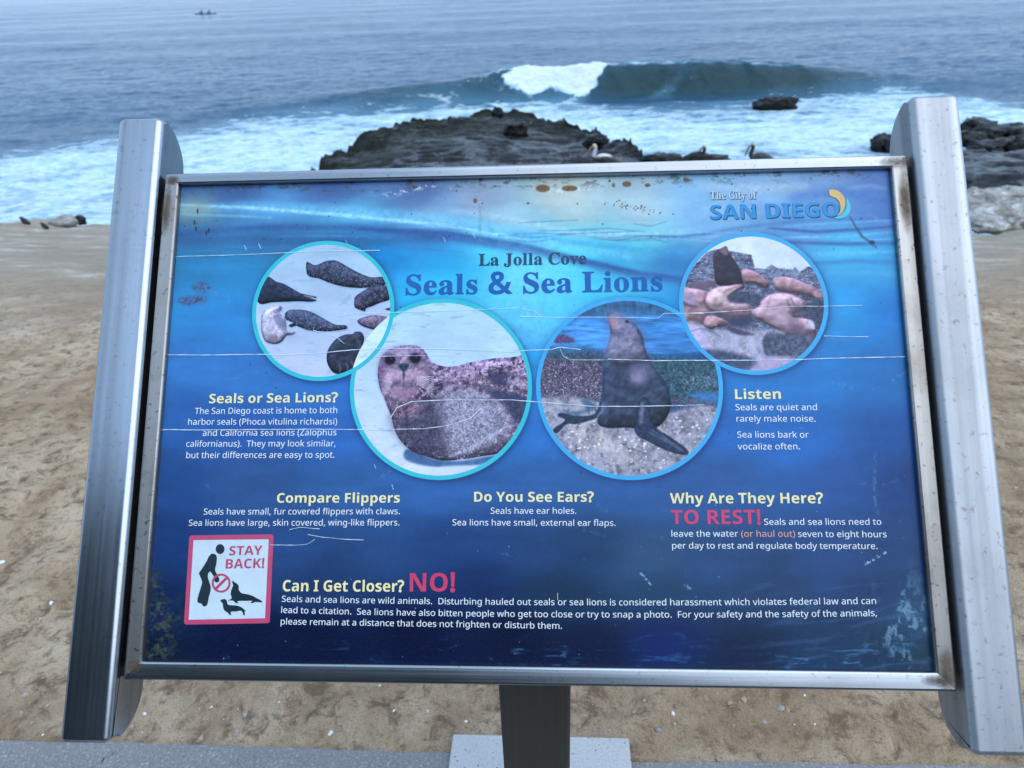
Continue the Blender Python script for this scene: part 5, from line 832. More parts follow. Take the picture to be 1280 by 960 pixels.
lines('body_text', white, [('Seals are quiet and', ((919.4, 512.9), (1021.2, 512.7)), BC), ('rarely make noise.', ((920.6, 527.1), (1019.4, 527.1)), BC), ('Sea lions bark or', ((921.7, 547.1), (1010.8, 547.1)), BC), ('vocalize often.', ((922.1, 561.9), (1000, 561.7)), BC)])
lines('heading_text', cream, [('Why Are They Here?', ((837.6, 629.2), (1029, 629)), 13)], 'b')
lines('emphasis_text', red, [('TO REST!', ((839, 655.2), (951, 655)), 17.6)], 'b')['label'] = 'red words TO REST!'
lines('body_text', white, [('Seals and sea lions need to', ((955.2, 656), (1101.6, 655.9)), BC), ('leave the water', ((839.4, 670.8), (922.6, 670.8)), BC), ('seven to eight hours', ((997.6, 671.2), (1108.2, 671.6)), BC), ('per day to rest and regulate body temperature.', ((840.2, 685.6), (1096.9, 686.2)), BC)])
lines('body_text', orange, [('(or haul out)', ((926.6, 670.9), (993.8, 671)), BC)])['label'] = 'orange words in brackets'
lines('heading_text', cream, [('Can I Get Closer?', ((353.4, 739), (505, 739.6)), 14)], 'b')
lines('emphasis_text', red, [('NO!', ((512, 739.3), (568.8, 739.3)), 23)], 'b')['label'] = 'large red word NO!'
lines('body_text', white, [('Seals and sea lions are wild animals.  Disturbing hauled out seals or sea lions is considered harassment which violates federal law and can', ((352.4, 752.2), (780, 756.6), (1095, 754.8)), BC + .2),
    ('lead to a citation.  Sea lions have also bitten people who get too close or try to snap a photo.  For your safety and the safety of the animals,', ((351.6, 766), (800, 771.9), (1096, 770)), BC + .2),
    ('please remain at a distance that does not frighten or disturb them.', ((351, 780.4), (702.4, 786)), BC + .2)])
lines('title_text', navy, [('La Jolla Cove', ((598.4, 332.2), (733, 329.8)), 14.6)], 's', 0.5437)
lines('title_text', titleblue, [('Seals & Sea Lions', ((507, 368.6), (828.5, 363.6)), 25.2)], 's', 0.5437)
lines('logo_shadow', logoshade, [('The City of', ((887.6, 249.2), (946, 248.4)), 10)], 's', 0.5437, TZ - .0001, (0.0009, -0.0009))
lines('logo_text', pale, [('The City of', ((887.6, 249.2), (946, 248.4)), 10)], 's', 0.5437)
lines('logo_shadow', logoshade, [('SAN DIEGO', ((888, 274.2), (1049, 270.4)), 18)], 'b', 0.5726, TZ - .0001, (0.0012, -0.0013))
lines('logo_text', logoblue, [('SAN DIEGO', ((888, 274.2), (1049, 270.4)), 18)], 'b')
Zc = lambda pts: [puv(870 + X / 4.923, 220 + Y / 4.923) for X, Y in pts]
cres = Zc(smooth_closed([(818,88),(850,85),(885,100),(912,135),(917,170),(908,205),(890,232),(868,245),(884,222),(888,190),(880,160),(860,138),(836,128),(822,118)], 4))
poly_obj('logo_crescent', [cres], m_print('gold_ink', (0.72, 0.52, 0.20)), panel, TZ + .0002)
cres = Zc(smooth_closed([(925,138),(944,165),(950,200),(938,235),(910,256),(878,264),(850,258),(882,246),(908,222),(924,190)], 4))
poly_obj('logo_crescent', [cres], m_print('aqua_ink', (0.10, 0.58, 0.66)), panel, TZ + .0002)
lines('wear', pale, [], 'r') if False else None

# warning pictogram
Zs = lambda pts: [puv(225 + X / 7.384, 660 + Y / 7.384) for X, Y in pts]
def rrect(c, r=18, n=5):
    out = []
    for i in range(4):
        p = Vector(c[i]); a = (Vector(c[i - 1]) - p).normalized(); b = (Vector(c[(i + 1) % 4]) - p).normalized()
        for k in range(n + 1):
            t = k / n; q = p + a * r * (1 - t) ** 2 + b * r * t ** 2; out.append((q.x, q.y))
    return out
oc = [(88, 68), (866, 58), (830, 878), (38, 892)]; ic = [(126, 112), (820, 104), (786, 832), (82, 846)]
plaque = poly_obj('warning_plaque', [Zs(rrect(oc, 28)), Zs(ic)], m_print('red_border_ink', (0.55, 0.075, 0.17)), panel, TZ)
poly_obj('plaque_ground', [Zs(ic)], m_print('white_ground_ink', (0.60, 0.74, 0.84)), panel, TZ)
black = m_print('black_ink', (0.012, 0.032, 0.045)); red2 = m_print('sign_red_ink', (0.52, 0.07, 0.13))
PZ = TZ + .00015
man = [(300,236),(330,245),(342,275),(338,330),(326,385),(345,428),(358,455),(366,478),(352,500),(332,500),(318,485),(322,462),(296,420),(276,402),(258,440),(270,490),(285,540),(284,580),(268,640),(256,700),(240,720),(214,720),(202,700),(172,690),(162,668),(172,620),(190,560),(206,500),(186,440),(178,415),(205,375),(245,310),(272,258)]
poly_obj('person_symbol', [Zs(smooth_closed(man, 4)), Zs(ell(372, 194, 41, 46, 32))], black, panel, PZ)
sl1 = [(486,484),(505,500),(530,515),(545,540),(545,570),(570,600),(620,610),(670,625),(715,650),(745,665),(764,684),(730,684),(700,682),(668,692),(652,686),(670,672),(620,672),(560,672),(530,678),(542,694),(515,690),(495,672),(470,668),(440,668),(478,650),(470,610),(476,570),(492,530),(484,505)]
sl2 = [(376,664),(398,656),(425,658),(436,680),(445,706),(480,712),(530,716),(570,732),(592,750),(607,760),(598,774),(602,796),(590,806),(578,775),(560,762),(520,770),(480,770),(468,780),(476,798),(462,802),(440,780),(412,760),(400,730),(396,696),(380,680)]
poly_obj('sea_lion_symbol', [Zs(smooth_closed(sl1, 3))], black, panel, PZ); poly_obj('seal_symbol', [Zs(smooth_closed(sl2, 3))], black, panel, PZ)
ring = ell(382, 508, 87, 88, 48); ring2 = ell(382, 508, 68, 69, 48)
poly_obj('prohibition_symbol', [Zs(ring), Zs(ring2)], red2, panel, PZ + .0001)
poly_obj('prohibition_slash', [Zs([(420,455),(440,470),(345,566),(325,550)])], red2, panel, PZ + .0001)
def zl_(txt, x0, y0, x1, y1, cap): return (txt, ((225 + x0 / 7.384, 660 + y0 / 7.384), (225 + x1 / 7.384, 660 + y1 / 7.384)), cap / 7.384)
lines('warning_text', red2, [zl_('STAY', 455, 252, 760, 246, 84), zl_('BACK!', 422, 375, 778, 368, 88)], 'b', z=PZ)

# scratches and split film: thin pale lines over everything printed
scm = m_plain('split_film', (0.62, 0.78, 0.86), 0.5, 0, .1, 200)
SCR = [[(219,321),(290,319),(340,317),(400,314),(440,314),(475,313)], [(209,443.5),(260,444),(320,443),(352,444),(395,442),(440,437.5),(480,435.5),(540,436),(600,438),(640,440),(662,438),(690,437),(700,434),(726,437)],
 [(200,537),(250,537.5),(330,537),(400,536.5),(470,537),(530,536),(560,532),(588,523),(602,510)], [(430,392),(480,391),(545,389),(600,387),(650,385),(668,389),(676,396)],
 [(650,396),(700,397),(760,396.5),(822,398),(830,392),(850,392),(880,392)], [(760,449),(820,451),(880,450.5),(930,450.5),(985,450),(1040,448),(1135,446)], [(855,392),(900,390),(950,387),(990,383),(1030,383),(1078,382)],
 [(488,523),(496,510),(515,502),(560,500),(640,500),(690,504),(740,508),(790,508),(850,507),(880,506)], [(338,681),(370,681.5),(385,680),(394,674)], [(385,668),(400,671),(430,674),(455,675)], [(362,662),(375,659),(400,661)],
 [(468,445.5),(560,444)], [(700,436),(704,445),(712,450),(760,450)], [(420,396),(430,394),(470,392)], [(392,413),(420,421),(431,430)], [(1030,420),(1060,421),(1085,421)], [(468,581),(470,585)], [(490,606),(492,612)], [(697,741),(697,750)], [(1030,466),(1060,499),(1100,500)]]
for k, s in enumerate(SCR):
    rr = random.Random(k); wd = 0.00038 if k in (1, 2, 5, 7) else 0.00028
    if k == 19: continue
    vs = []; fs = []; pts = []
    for i in range(len(s) - 1):
        m__ = max(2, int(math.dist(s[i], s[i + 1]) / 6))
        for j in range(m__): t = j / m__; pts.append((s[i][0] + (s[i + 1][0] - s[i][0]) * t, s[i][1] + (s[i + 1][1] - s[i][1]) * t + rr.uniform(-.16, .16)))
    pts.append(s[-1]); q = [puv(*p) for p in pts]
    for i, p in enumerate(q):
        a, b = q[max(0, i - 1)], q[min(len(q) - 1, i + 1)]; dx, dy = b[0] - a[0], b[1] - a[1]; l = math.hypot(dx, dy) or 1; ww = wd * rr.uniform(.55, 1.5)
        vs += [(p[0] - dy / l * ww, p[1] + dx / l * ww, .0009), (p[0] + dy / l * ww, p[1] - dx / l * ww, .0009)]
        if i: fs.append((2 * i - 2, 2 * i - 1, 2 * i + 1, 2 * i))
    mesh('scratch', vs, fs, scm, panel)
# weld stains
smudge(oTR[0] - .014, oTR[1] - .010, .030, .013); smudge(oTR[0] - .008, oTR[1] - .06, .011, .060); smudge(oBR[0] - .010, oBR[1] + .022, .014, .034); smudge(oBR[0] - .02, oBR[1] + .012, .026, .009)
smudge(oTL[0] + .010, oTL[1] - .010, .014, .010); smudge(oTL[0] + .006, oTL[1] - .05, .009, .05); smudge(oBL[0] + .012, oBL[1] + .016, .016, .010)

# ------------------------------------------------------------------ rocks
def m_rock(name, a, b, c, wet=0.5, algae=0.0, sc_=1.0, st=(.3, .5, .68)):
    n = NT(name); f = n.noise(1.3 * sc_, 8, .65, n.map((1, 1, 3.0)), .5); g_ = n.noise(7 * sc_, 8, .7); s = n.noise(0.5 * sc_, 4, .5)
    col = n.ramp(f, (st[0], a), (st[1], b), (st[2], c)); col = n.mix(n.ramp(g_, (0.3, 0.8), (0.5, 0.0)), col, tuple(x * .35 for x in a))
    if algae: col = n.mix(n.math('MULTIPLY', n.attr('algae'), algae), col, n.mix(g_, (0.0015, 0.003, 0.002), (0.009, 0.015, 0.008)))
    n.set(Base_Color=col, Specular_IOR_Level=.22 if wet > .4 else .25, Roughness=n.ramp(s, (0.42, 0.22 if wet > .4 else .7), (0.6, 0.62 if wet > .4 else .8))); n.bump(n.math('ADD', f, n.math('MULTIPLY', g_, .5)), .9, .10 / sc_); return n.m
rock_m = m_rock('wet_dark_rock', (0.002, 0.003, 0.004), (0.009, 0.012, 0.015), (0.085, 0.105, 0.130), .6, 1.0, 1.0, (.44, .52, .58))
rock_b = m_rock('black_boulder_rock', (0.002, 0.003, 0.003), (0.008, 0.009, 0.010), (0.032, 0.035, 0.036), .5, 0, 2.0)
rock_p = m_rock('pale_guano_rock', (0.16, 0.15, 0.12), (0.36, 0.36, 0.34), (0.72, 0.76, 0.78), .1, 0, 1.6)
rock_t = m_rock('pale_sandstone_rock', (0.20, 0.19, 0.16), (0.32, 0.32, 0.30), (0.46, 0.47, 0.47), .1, 0, 4)

def build_shelf():
    ridge_px = [(330, 232, 17), (382, 212, 18.5), (396, 196, 20), (420, 181, 21.5), (440, 172, 22.5), (470, 160, 23.5), (500, 150, 24.5), (540, 144, 25), (575, 139, 25.5), (605, 137, 26), (625, 139, 26), (660, 143, 26), (700, 148, 25.5), (735, 153, 24.5), (755, 166, 22.5), (785, 176, 21), (803, 184, 19.5), (814, 199, 18), (850, 222, 16.5), (900, 235, 15.5)]
    R = [at_y(*p) for p in ridge_px]
    s = np.linspace(0, len(R) - 1, 300); rx, ry, rz = [np.interp(s, range(len(R)), [p[i] for p in R]) for i in range(3)]
    x0, x1 = rx[0], rx[-1]
    ts = np.concatenate([np.linspace(0, 1, 190), 1 + np.linspace(0, 1, 45)[1:] ** 1.3])
    P = np.zeros((len(ts), len(s), 3)); alg = np.zeros((len(ts), len(s)))
    for i, t in enumerate(ts):
        if t <= 1:
            fy = 13.2 + 0 * s; fx = x0 * 0.72 + (x1 * .85 - x0 * 0.72) * s / s[-1]; fz = -2.95 + 0 * s
            X = fx + (rx - fx) * t; Y = fy + (ry - fy) * t; zz = fz + (rz - fz) * t - 0.16 * t
        else:
            d = (t - 1); X = rx + (rx - rx.mean()) * 0.22 * d; Y = ry + 1.6 * d; zz = rz + (SEA - 0.8 - rz) * d ** 0.8
        edge = np.minimum(s, s[-1] - s) / 2.0; k = np.clip(edge, 0, 1)
        strata = fbm(X * 0.35 + Y * 0.12, Y * 1.3, 4, .5, 81)
        s9 = strata * 10; step = (np.floor(s9) + sst(.72, 1, s9 - np.floor(s9))) / 10 * 0.85 + strata * .15
        q = 0.75 * (step - .5) + 0.16 * (ridge(X * 0.9, Y * 1.7, 5, 82) - .5) + .06 * (fbm(X * 5, Y * 7, 3, .6, 83) - .5)
        rim = math.exp(-((min(t, 1) - 1) / 0.16) ** 2)
        q = q * (0.55 + 0.3 * rim) + 0.20 * rim * (ridge(X * 1.9, Y * 1.9, 5, 84) - .5) * 1.15
        zz = zz + q * (1 if t <= 1 else max(0.4, 1 - (t - 1)))
        zz = zz - (1 - k) * 0.9 * (1 if t <= 1 else 0)
        P[i, :, 0] = X; P[i, :, 1] = Y; P[i, :, 2] = zz
        alg[i] = np.clip(sst(.60, .80, np.full_like(s, t) + .25 * (fbm(X * .5, Y * .5, 3, .6, 86) - .5)) * (0.5 + .9 * fbm(X * .8, Y * .8, 4, .6, 85)) * sst(len(R) * .78, len(R) * .5, s) + (1 if t > 1 else 0), 0, 1)
    o = gridmesh('rock_shelf', P, rock_m, attrs={'algae': alg}); tag(o, 'broad dark wet rock shelf with green weed on its seaward edge, just above the sign', 'rock')
build_shelf()

def boulder(name, px, py, Y, w_, h_, d_, mat, label, seed, rot=0, group=None, z=None, sub=4, flat=0.0, lift=0.35, amp=.40):
    c = at_y(px, py, Y) if z is None else at_z(px, py, z)
    bm = bmesh.new(); bmesh.ops.create_icosphere(bm, subdivisions=sub, radius=1)
    sv = Vector((seed * 3.1, seed * 1.7, seed * 5.3))
    for v in bm.verts:
        p = v.co.copy(); m_ = max(abs(p.x), abs(p.y), abs(p.z)); p = p.lerp(p / m_, flat)
        n_ = mnoise.fractal(p * 1.3 + sv, .7, 2.1, 6) * amp + mnoise.ridged_multi_fractal(p * 2.0 + sv, 1, 2, 4, 1, 2) * .05
        v.co = Vector((p.x * w_ / 2, p.y * d_ / 2, p.z * h_ / 2)) * (1 + n_)
    o = bmo(name, bm, mat, smooth=True); o.location = c + Vector((0, 0, h_ * lift)); o.rotation_euler = (0, 0, rot); tag(o, label, 'rock', group); return o
boulder('boulder', 645, 166, 23.5, 0.64, 0.5, 0.55, rock_b, 'blocky black boulder standing on the middle of the rock shelf', 2, .2, flat=.7, lift=.1, amp=.28)
boulder('boulder', 745, 178, 20.5, .62, .36, .6, rock_b, 'black boulder on the right shoulder of the rock shelf', 5, .5, lift=.1)
boulder('boulder', 622, 147, 25.6, .36, .4, .3, rock_b, 'small pointed black rock at the crest of the rock shelf', 8)
boulder('boulder', 970, 136, 0, 2.1, 0.85, 1.3, rock_b, 'rounded black rock standing alone in the foam before the wave', 9, 0, z=SEA, flat=.3, lift=.25)
boulder('boulder', 1106, 186, 0, 1.3, 0.8, 1.0, rock_b, 'black rock in the foam against the top of the right side rail', 10, .3, z=SEA, lift=.2)
boulder('boulder', 1121, 190, 0, 1.0, 0.7, 1.0, rock_b, 'small black rock half hidden behind the right side rail', 19, .9, z=SEA, lift=.2)
boulder('boulder', 875, 199, 15.6, 1.15, .42, .8, rock_b, 'low dark rock beneath the middle pelican', 12, 0, lift=-.25)
boulder('boulder', 828, 199, 15.9, .8, .26, .6, rock_b, 'low dark rock left of the middle pelican', 13, 0, lift=-.1)
boulder('boulder', 964, 203, 15.6, 1.1, .4, .8, rock_b, 'low dark rock beneath the pelican at the right', 15, 0, lift=-.45)
boulder('boulder', 745, 216, 15.6, 1.2, .5, .8, rock_b, 'dark rock beneath the pale necked pelican', 16, 0, lift=-.35)
rb = random.Random(4)
dk_rocks = [(1222,160,2.2,.9),(1240,170,2.0,1.0),(1262,166,1.8,.8),(1284,172,2.6,1.1),(1214,178,1.6,.9),(1235,186,2.2,.8),(1268,184,2.4,.9),(1300,190,2.6,1.2),(1222,198,1.8,.7),(1250,202,2.0,.6),(1285,206,2.4,.8)]
wh = ['farthest out', 'with a jagged top', 'second from the far edge', 'cut by the edge of the picture', 'against the right side rail', 'behind the white foam pool', 'beside the white foam pool', 'low and wet', 'nearest the rail below the foam pool', 'flat topped', 'nearest to shore', 'beyond the picture edge', 'beyond the picture edge, nearer']
for i, (px, py, ww, hh) in enumerate(dk_rocks):
    boulder('boulder', px, py, 0, ww * .75, hh * .8, ww * .6, rock_b, 'dark boulder in the right hand rocks, ' + wh[i], 30 + i, rb.uniform(0, 3), 'dark boulders at the right water edge', z=SEA + .1, lift=.05, flat=.25)
for i, (px, py, Y, ww, hh, lab) in enumerate([(1230,212,19,2.2,.7,'smooth grey ledge beside the right rail'),(1268,205,20,2.6,.9,'smooth blue grey ledge rising at the right edge'),(1240,226,17,2.0,.45,'flat wet slab above the pale rocks'),(1285,228,17,2.2,.6,'dark slab cut by the right edge of the picture')]):
    boulder('rock_ledge', px, py, Y, ww, hh, 1.8, rock_m, lab, 60 + i, .2, lift=-.2, flat=.45)
for i, (px, py, Y, ww, hh, lab) in enumerate([(1226,250,14.6,1.1,.5,'pale guano splashed rock next to the right rail'),(1262,246,14.8,1.2,.55,'white streaked domed rock at the right edge'),(1245,268,13.3,1.2,.42,'white stained ledge on the cliff rim'),(1276,264,13.6,.9,.5,'pale rock with a dark hollow at the picture edge'),(1222,275,12.6,.8,.25,'low pale rock on the rim beside the rail')]):
    boulder('pale_rock', px, py, Y, ww, hh, .9, rock_p, lab, 70 + i, .4, lift=-.15, amp=.32)
boulder('pale_rock', 80, 277, 12.0, .40, .19, .34, rock_t, 'pale rounded rock on the rim left of the sign', 80, 0, lift=-.05, amp=.2)
boulder('pale_rock', 98, 275, 12.2, .22, .15, .2, rock_b, 'small dark rock leaning on the pale rim rock', 81, 0, lift=-.05)
boulder('pale_rock', 30, 287, 11.9, .44, .14, .4, rock_t, 'low flat rock under a small dark bird', 82, 0, lift=-.05, amp=.2)

# ------------------------------------------------------------------ stones on the dirt
def stone(px, py, w_, h_, mat, label, seed, name='stone'):
    g0 = at_z(px, py, 0.0)
    for _ in range(12): g0 = at_z(px, py, float(ground_z(g0.x, g0.y)))
    bm = bmesh.new(); bmesh.ops.create_icosphere(bm, subdivisions=2, radius=1); sv = Vector((seed * 3.1, 2, seed))
    for v in bm.verts: v.co = Vector((v.co.x * w_ / 2, v.co.y * w_ * .35, v.co.z * h_ / 2)) * (1 + .5 * mnoise.noise(v.co * 1.4 + sv))
    o = bmo(name, bm, mat, smooth=True); o.location = g0 + Vector((0, 0, h_ * .2)); o.rotation_euler = (0, 0, seed * 1.3); tag(o, label, 'stone'); return o
st_m = m_plain('pebble_stone', (0.34, 0.28, 0.21), .9, 0, .35, 60, .6, .002); st_g = m_plain('grey_pebble', (0.30, 0.30, 0.29), .85, 0, .35, 60, .5, .002); sh_m = m_plain('shell_white', (0.74, 0.77, 0.76), .7, 0, .1, 40)
stone(350, 894, .026, .016, st_m, 'rounded tan stone lying on the dirt below the panel', 1); stone(181, 893, .012, .007, sh_m, 'white shell chip on the dirt near the left rail', 2, 'shell_fragment')
stone(130, 536, .022, .008, sh_m, 'white shell chip on the dirt left of the sign', 3, 'shell_fragment'); stone(64, 754, .016, .007, sh_m, 'white shell chip low on the left dirt', 4, 'shell_fragment'); stone(2, 703, .024, .006, sh_m, 'white chip at the left picture edge', 5, 'shell_fragment')
stone(841, 893, .012, .008, sh_m, 'white chip on the dirt right of the post', 6, 'shell_fragment'); stone(823, 913, .016, .006, st_g, 'flat grey stone right of the footing', 7); stone(413, 917, .014, .006, sh_m, 'thin pale shell chip by the path edge', 8, 'shell_fragment')
def gravel(name, n_, mat, smin, smax, seed, flat=.5):
    rr = random.Random(seed); vs = []; fs = []
    base = [(1,0,0),(-1,0,0),(0,1,0),(0,-1,0),(0,0,1),(0,0,-1)]; tf = [(0,2,4),(2,1,4),(1,3,4),(3,0,4),(2,0,5),(1,2,5),(3,1,5),(0,3,5)]
    pos = []
    for i in range(n_):
        y = 1.02 * (11.5 / 1.02) ** (rr.random() ** 1.3); x = rr.uniform(-1, 1) * (y * .95 + .5)
        pos.append((x, y))
    zz = ground_z(np.array([p[0] for p in pos]), np.array([p[1] for p in pos]))
    for (x, y), z_ in zip(pos, zz):
        s = rr.uniform(smin, smax) * (0.7 + rr.random() ** 4 * 2.2) * (1 + y * .12); a = rr.uniform(0, 6.3); k = len(vs)
        for bx, by, bz in base:
            j = rr.uniform(.6, 1.25); X, Y_ = bx * s * j, by * s * j * .7
            vs.append((x + X * math.cos(a) - Y_ * math.sin(a), y + X * math.sin(a) + Y_ * math.cos(a), z_ + bz * s * flat * j + s * .1))
        fs += [tuple(k + q for q in t) for t in tf]
    o = mesh(name, vs, fs, mat); tag(o, kind='stuff'); o['label'] = name.replace('_', ' ') + ' scattered over the dirt'; o['category'] = 'gravel'
gravel('brown_gravel', 2600, st_m, .0014, .0042, 1); gravel('grey_gravel', 1300, st_g, .0012, .0040, 2); gravel('shell_grit', 1300, sh_m, .0007, .0024, 3, .3)

# ------------------------------------------------------------------ birds, kayak, paddlers
def skin(name, joints, edges, mat, parent=None, sub=2):
    me = bpy.data.meshes.new(name); me.from_pydata([j[:3] for j in joints], edges, []); me.update()
    t = bpy.data.objects.new(name, me); COL.objects.link(t)
    t.modifiers.new('s', 'SKIN'); 
    sv = me.skin_vertices[0].data if me.skin_vertices else None
    if sv is None: me.attributes.new; 
    for i, j in enumerate(joints):
        r = j[3]; sv[i].radius = (r, j[4] if len(j) > 4 else r); sv[i].use_root = (i == 0)
    m_ = t.modifiers.new('d', 'SUBSURF'); m_.levels = sub; m_.render_levels = sub
    dg = bpy.context.evaluated_depsgraph_get(); m2 = bpy.data.meshes.new_from_object(t.evaluated_get(dg)); bpy.data.objects.remove(t)
    m2.materials.clear(); m2.materials.append(mat); m2.polygons.foreach_set('use_smooth', [True] * len(m2.polygons))
    o = bpy.data.objects.new(name, m2); COL.objects.link(o)
    if parent: o.parent = parent
    return o
def chain(n, s=0): return [(i, i + 1) for i in range(s, s + n - 1)]
def m_feather(name, body, neck, crown, hz, hc):
    n = NT(name); x, y, z = n.xyz(); f = n.noise(30, 4, .6)
    c = n.mix(n.ramp(n.math('ADD', z, n.math('MULTIPLY', f, .05)), (hz, 0.0), (hz + .04, 1.0)), n.mix(f, tuple(q * .6 for q in body), tuple(q * 1.4 for q in body)), neck)
    c = n.mix(n.ramp(z, (hc, 0.0), (hc + .02, 1.0)), c, crown); n.set(Base_Color=c, Roughness=.8); return n.m
def pelican(px, py, Y, neckcol, crown, label, hh=.84, s=1.0):
    top_ = at_y(px, py, Y)
    e = empty('pelican', (top_.x, top_.y, top_.z - hh * s)); e.scale = (s, s, s); tag(e, label, 'pelican', 'pelicans standing on the rocks behind the sign')
    fm = m_feather('pelican_feathers', (0.075, 0.072, 0.07), neckcol, crown, .56, .755)
    J = [(.62, 0, .34, .03, .05), (.50, 0, .38, .07), (.34, 0, .44, .125), (.18, 0, .50, .13), (.06, 0, .52, .085), (-.02, 0, .50, .05), (-.045, 0, .55, .052), (-.035, 0, .62, .046), (-.015, 0, .69, .042), (-.01, 0, .745, .046), (-.03, 0, .785, .056), (-.075, 0, .765, .036)]
    skin('body', J, chain(len(J)), fm, e)
    skin('bill', [(-.075, 0, .765, .030), (-.12, 0, .70, .026), (-.15, 0, .61, .020), (-.165, 0, .53, .009)], chain(4), m_plain('bill_horn', (0.22, 0.17, 0.12), .5), e)
    for sg in (-1, 1): skin('wing', [(.08, .10 * sg, .53, .03, .05), (.26, .13 * sg, .49, .03, .09), (.44, .10 * sg, .42, .02, .06), (.62, .05 * sg, .37, .01, .02)], chain(4), m_plain('wing_feathers', (0.055, 0.052, 0.05), .8, 0, .3, 30), e)
    lm = m_plain('bird_leg', (0.05, 0.05, 0.05), .6)
    for sg in (-1, 1): skin('leg', [(.22, .06 * sg, .42, .022), (.20, .06 * sg, .22, .012), (.21, .06 * sg, .03, .011), (.12, .07 * sg, .008, .010), (.10, .09 * sg, .006, .008)], chain(5), lm, e, 1)
pelican(745, 178, 15.6, (0.62, 0.66, 0.70), (0.60, 0.55, 0.36), 'pelican with a white neck and pale crown behind the sign frame', s=1.0)
pelican(882, 180, 15.6, (0.05, 0.045, 0.04), (0.34, 0.27, 0.14), 'dark necked pelican standing on rock, middle of the three', s=.92)
pelican(943, 177, 15.6, (0.045, 0.04, 0.035), (0.36, 0.30, 0.17), 'dark necked pelican farthest right with its back along the frame', s=.98)
def bird(px, py, Y, label, h=.17, lean=1, col=(0.018, 0.02, 0.022)):
    p = at_y(px, py, Y); e = empty('bird', (p.x, p.y, p.z), 0); k = h / .17; e.scale = (k * lean, k, k); tag(e, label, 'bird', 'small dark birds on the cliff rim')
    skin('body', [(.095, 0, .035, .012, .026), (.06, 0, .062, .038), (.02, 0, .095, .060), (-.012, 0, .130, .052), (-.030, 0, .158, .032), (-.045, 0, .172, .030), (-.060, 0, .168, .012)], chain(7), m_plain('dark_plumage', col, .7, 0, .4, 60), e)
    skin('beak', [(-.060, 0, .168, .008), (-.090, 0, .162, .003)], [(0, 1)], m_plain('beak_dark', (0.03, 0.03, 0.03), .5), e, 1)
    for sg in (-1, 1): skin('leg', [(.015, .012 * sg, .075, .004), (.012, .012 * sg, .03, .003), (.01, .012 * sg, 0, .003), (-.012, .014 * sg, 0, .003)], chain(4), m_plain('thin_leg', (0.06, 0.05, 0.04), .6), e, 1)
bird(33, 283.5, 11.8, 'small dark bird on the flat rim rock left of the sign', .155); bird(57, 288, 11.5, 'small dark bird beside the pale rounded rim rock', .12); bird(3, 290.5, 11.6, 'small dark bird at the left edge of the picture', .13, -1, (0.06, 0.06, 0.06))

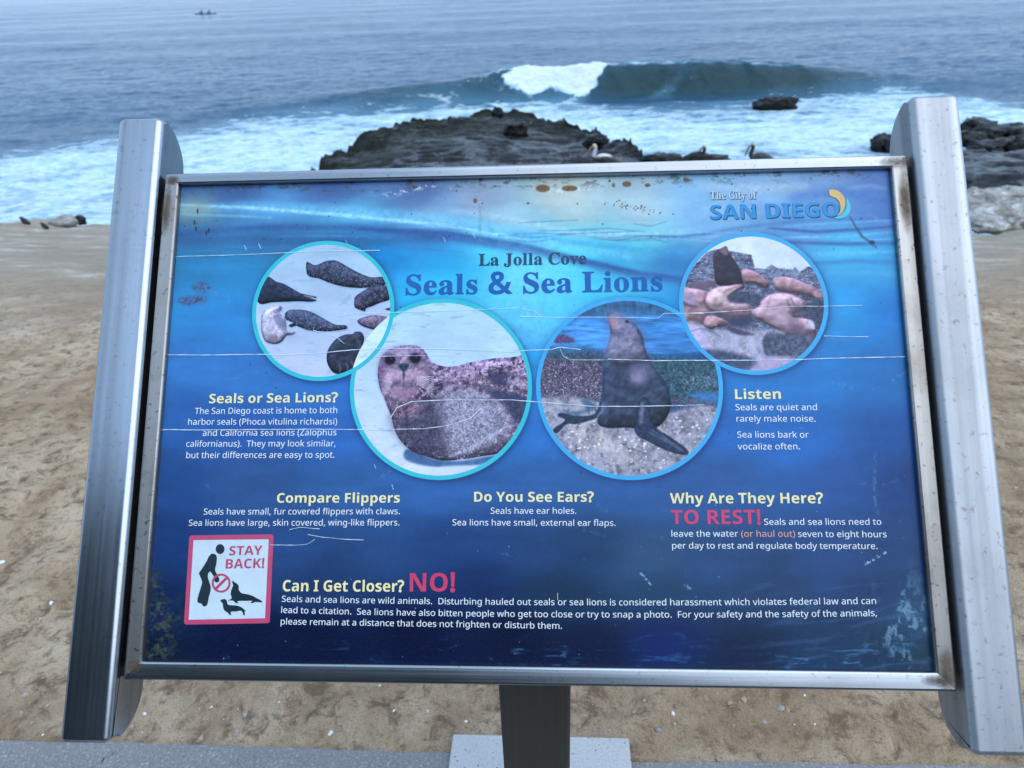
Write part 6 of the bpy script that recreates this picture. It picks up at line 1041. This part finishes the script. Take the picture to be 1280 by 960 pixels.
def build_kayak():
    c = at_z(257, 17.5, SEA + .12); c.z = SEA + 0.10
    e = empty('kayak', c, math.radians(-4)); tag(e, 'long low two seat kayak far out on the open water', 'kayak')
    L_, n_ = 5.6, 26; vs = []; fs = []
    for i in range(n_ + 1):
        t = i / n_ * 2 - 1; wdt = .38 * (1 - abs(t) ** 2.6) + .01; zt = .16 + .12 * abs(t) ** 3; kb = -.12 + .16 * abs(t) ** 4
        for a, b in ((-1, 0), (-.8, .55), (0, 1), (.8, .55), (1, 0), (.55, -.1), (0, -.16), (-.55, -.1)):
            vs.append((t * L_ / 2, a * wdt, (kb if b <= 0 else zt) if b not in (0,) else zt)) if b else vs.append((t * L_ / 2, a * wdt, zt))
    for i in range(n_):
        for j in range(8): fs.append((i * 8 + j, i * 8 + (j + 1) % 8, (i + 1) * 8 + (j + 1) % 8, (i + 1) * 8 + j))
    mesh('hull', vs, fs, m_plain('kayak_hull', (0.02, 0.10, 0.17), .4), e, True)
    for x in (-.75, 1.15):
        bm = bmesh.new(); bmesh.ops.create_cone(bm, segments=20, radius1=.36, radius2=.30, depth=.07, cap_ends=True); bmesh.ops.scale(bm, vec=(1.2, .75, 1), verts=bm.verts); bmesh.ops.translate(bm, vec=(x, 0, .19), verts=bm.verts)
        bmo('seat_well', bm, m_plain('seat_black', (0.02, 0.02, 0.02), .7), e)
    skin_c = m_plain('skin_tone', (0.42, 0.27, 0.20), .6)
    for k, (dx, jc, lb) in enumerate(((-.75, (0.02, 0.06, 0.14), 'person in a blue jacket paddling the front seat of the kayak'), (1.15, (0.03, 0.035, 0.04), 'person in dark clothing paddling the rear seat of the kayak'))):
        p = empty('person', (c.x + dx, c.y, c.z + .22), math.radians(-4)); tag(p, lb, 'person')
        J = [(0, 0, .10, .15, .17), (.0, 0, .32, .13, .17), (-.03, 0, .50, .12, .18), (-.04, 0, .60, .06), (-.05, 0, .68, .055), (-.06, 0, .78, .10, .09), (-.06, 0, .88, .08, .08),
             (-.05, .20, .52, .06), (-.18, .30, .34, .045), (-.40, .28, .36, .04), (-.46, .27, .38, .045), (-.05, -.20, .52, .06), (-.20, -.30, .32, .045), (-.42, -.30, .28, .04), (-.48, -.29, .28, .045),
             (-.18, .12, .06, .10), (-.55, .16, .14, .08), (-.90, .14, .0, .055), (-.18, -.12, .06, .10), (-.55, -.16, .14, .08), (-.90, -.14, .0, .055)]
        E_ = [(0, 1), (1, 2), (2, 3), (3, 4), (4, 5), (5, 6), (2, 7), (7, 8), (8, 9), (9, 10), (2, 11), (11, 12), (12, 13), (13, 14), (0, 15), (15, 16), (16, 17), (0, 18), (18, 19), (19, 20)]
        n = NT('paddler_clothing'); x_, y_, z_ = n.xyz(); n.set(Base_Color=n.mix(n.ramp(z_, (0.63, 0.0), (0.66, 1.0)), jc, (0.40, 0.26, 0.19)), Roughness=.8)
        skin('body', J, E_, n.m, p); skin('hair', [(-.05, 0, .90, .085), (-.02, 0, .83, .075)], [(0, 1)], m_plain('dark_hair', (0.02, 0.015, 0.01), .8), p)
        q = empty('paddle', (c.x + dx - .47, c.y, c.z + .55), math.radians(-4)); q.rotation_euler[0] = math.radians(12 if k else -10); tag(q, 'double bladed paddle held by the ' + ('rear' if k else 'front') + ' paddler', 'paddle')
        pmn = m_plain('paddle_black', (0.03, 0.03, 0.035), .5); skin('shaft', [(0, -.85, 0, .018), (0, .85, 0, .018)], [(0, 1)], pmn, q, 1)
        for sg in (-1, 1): skin('blade', [(0, .82 * sg, 0, .02, .02), (0, .95 * sg, 0, .09, .015), (0, 1.12 * sg, 0, .08, .012)], chain(3), pmn, q, 1)
build_kayak()
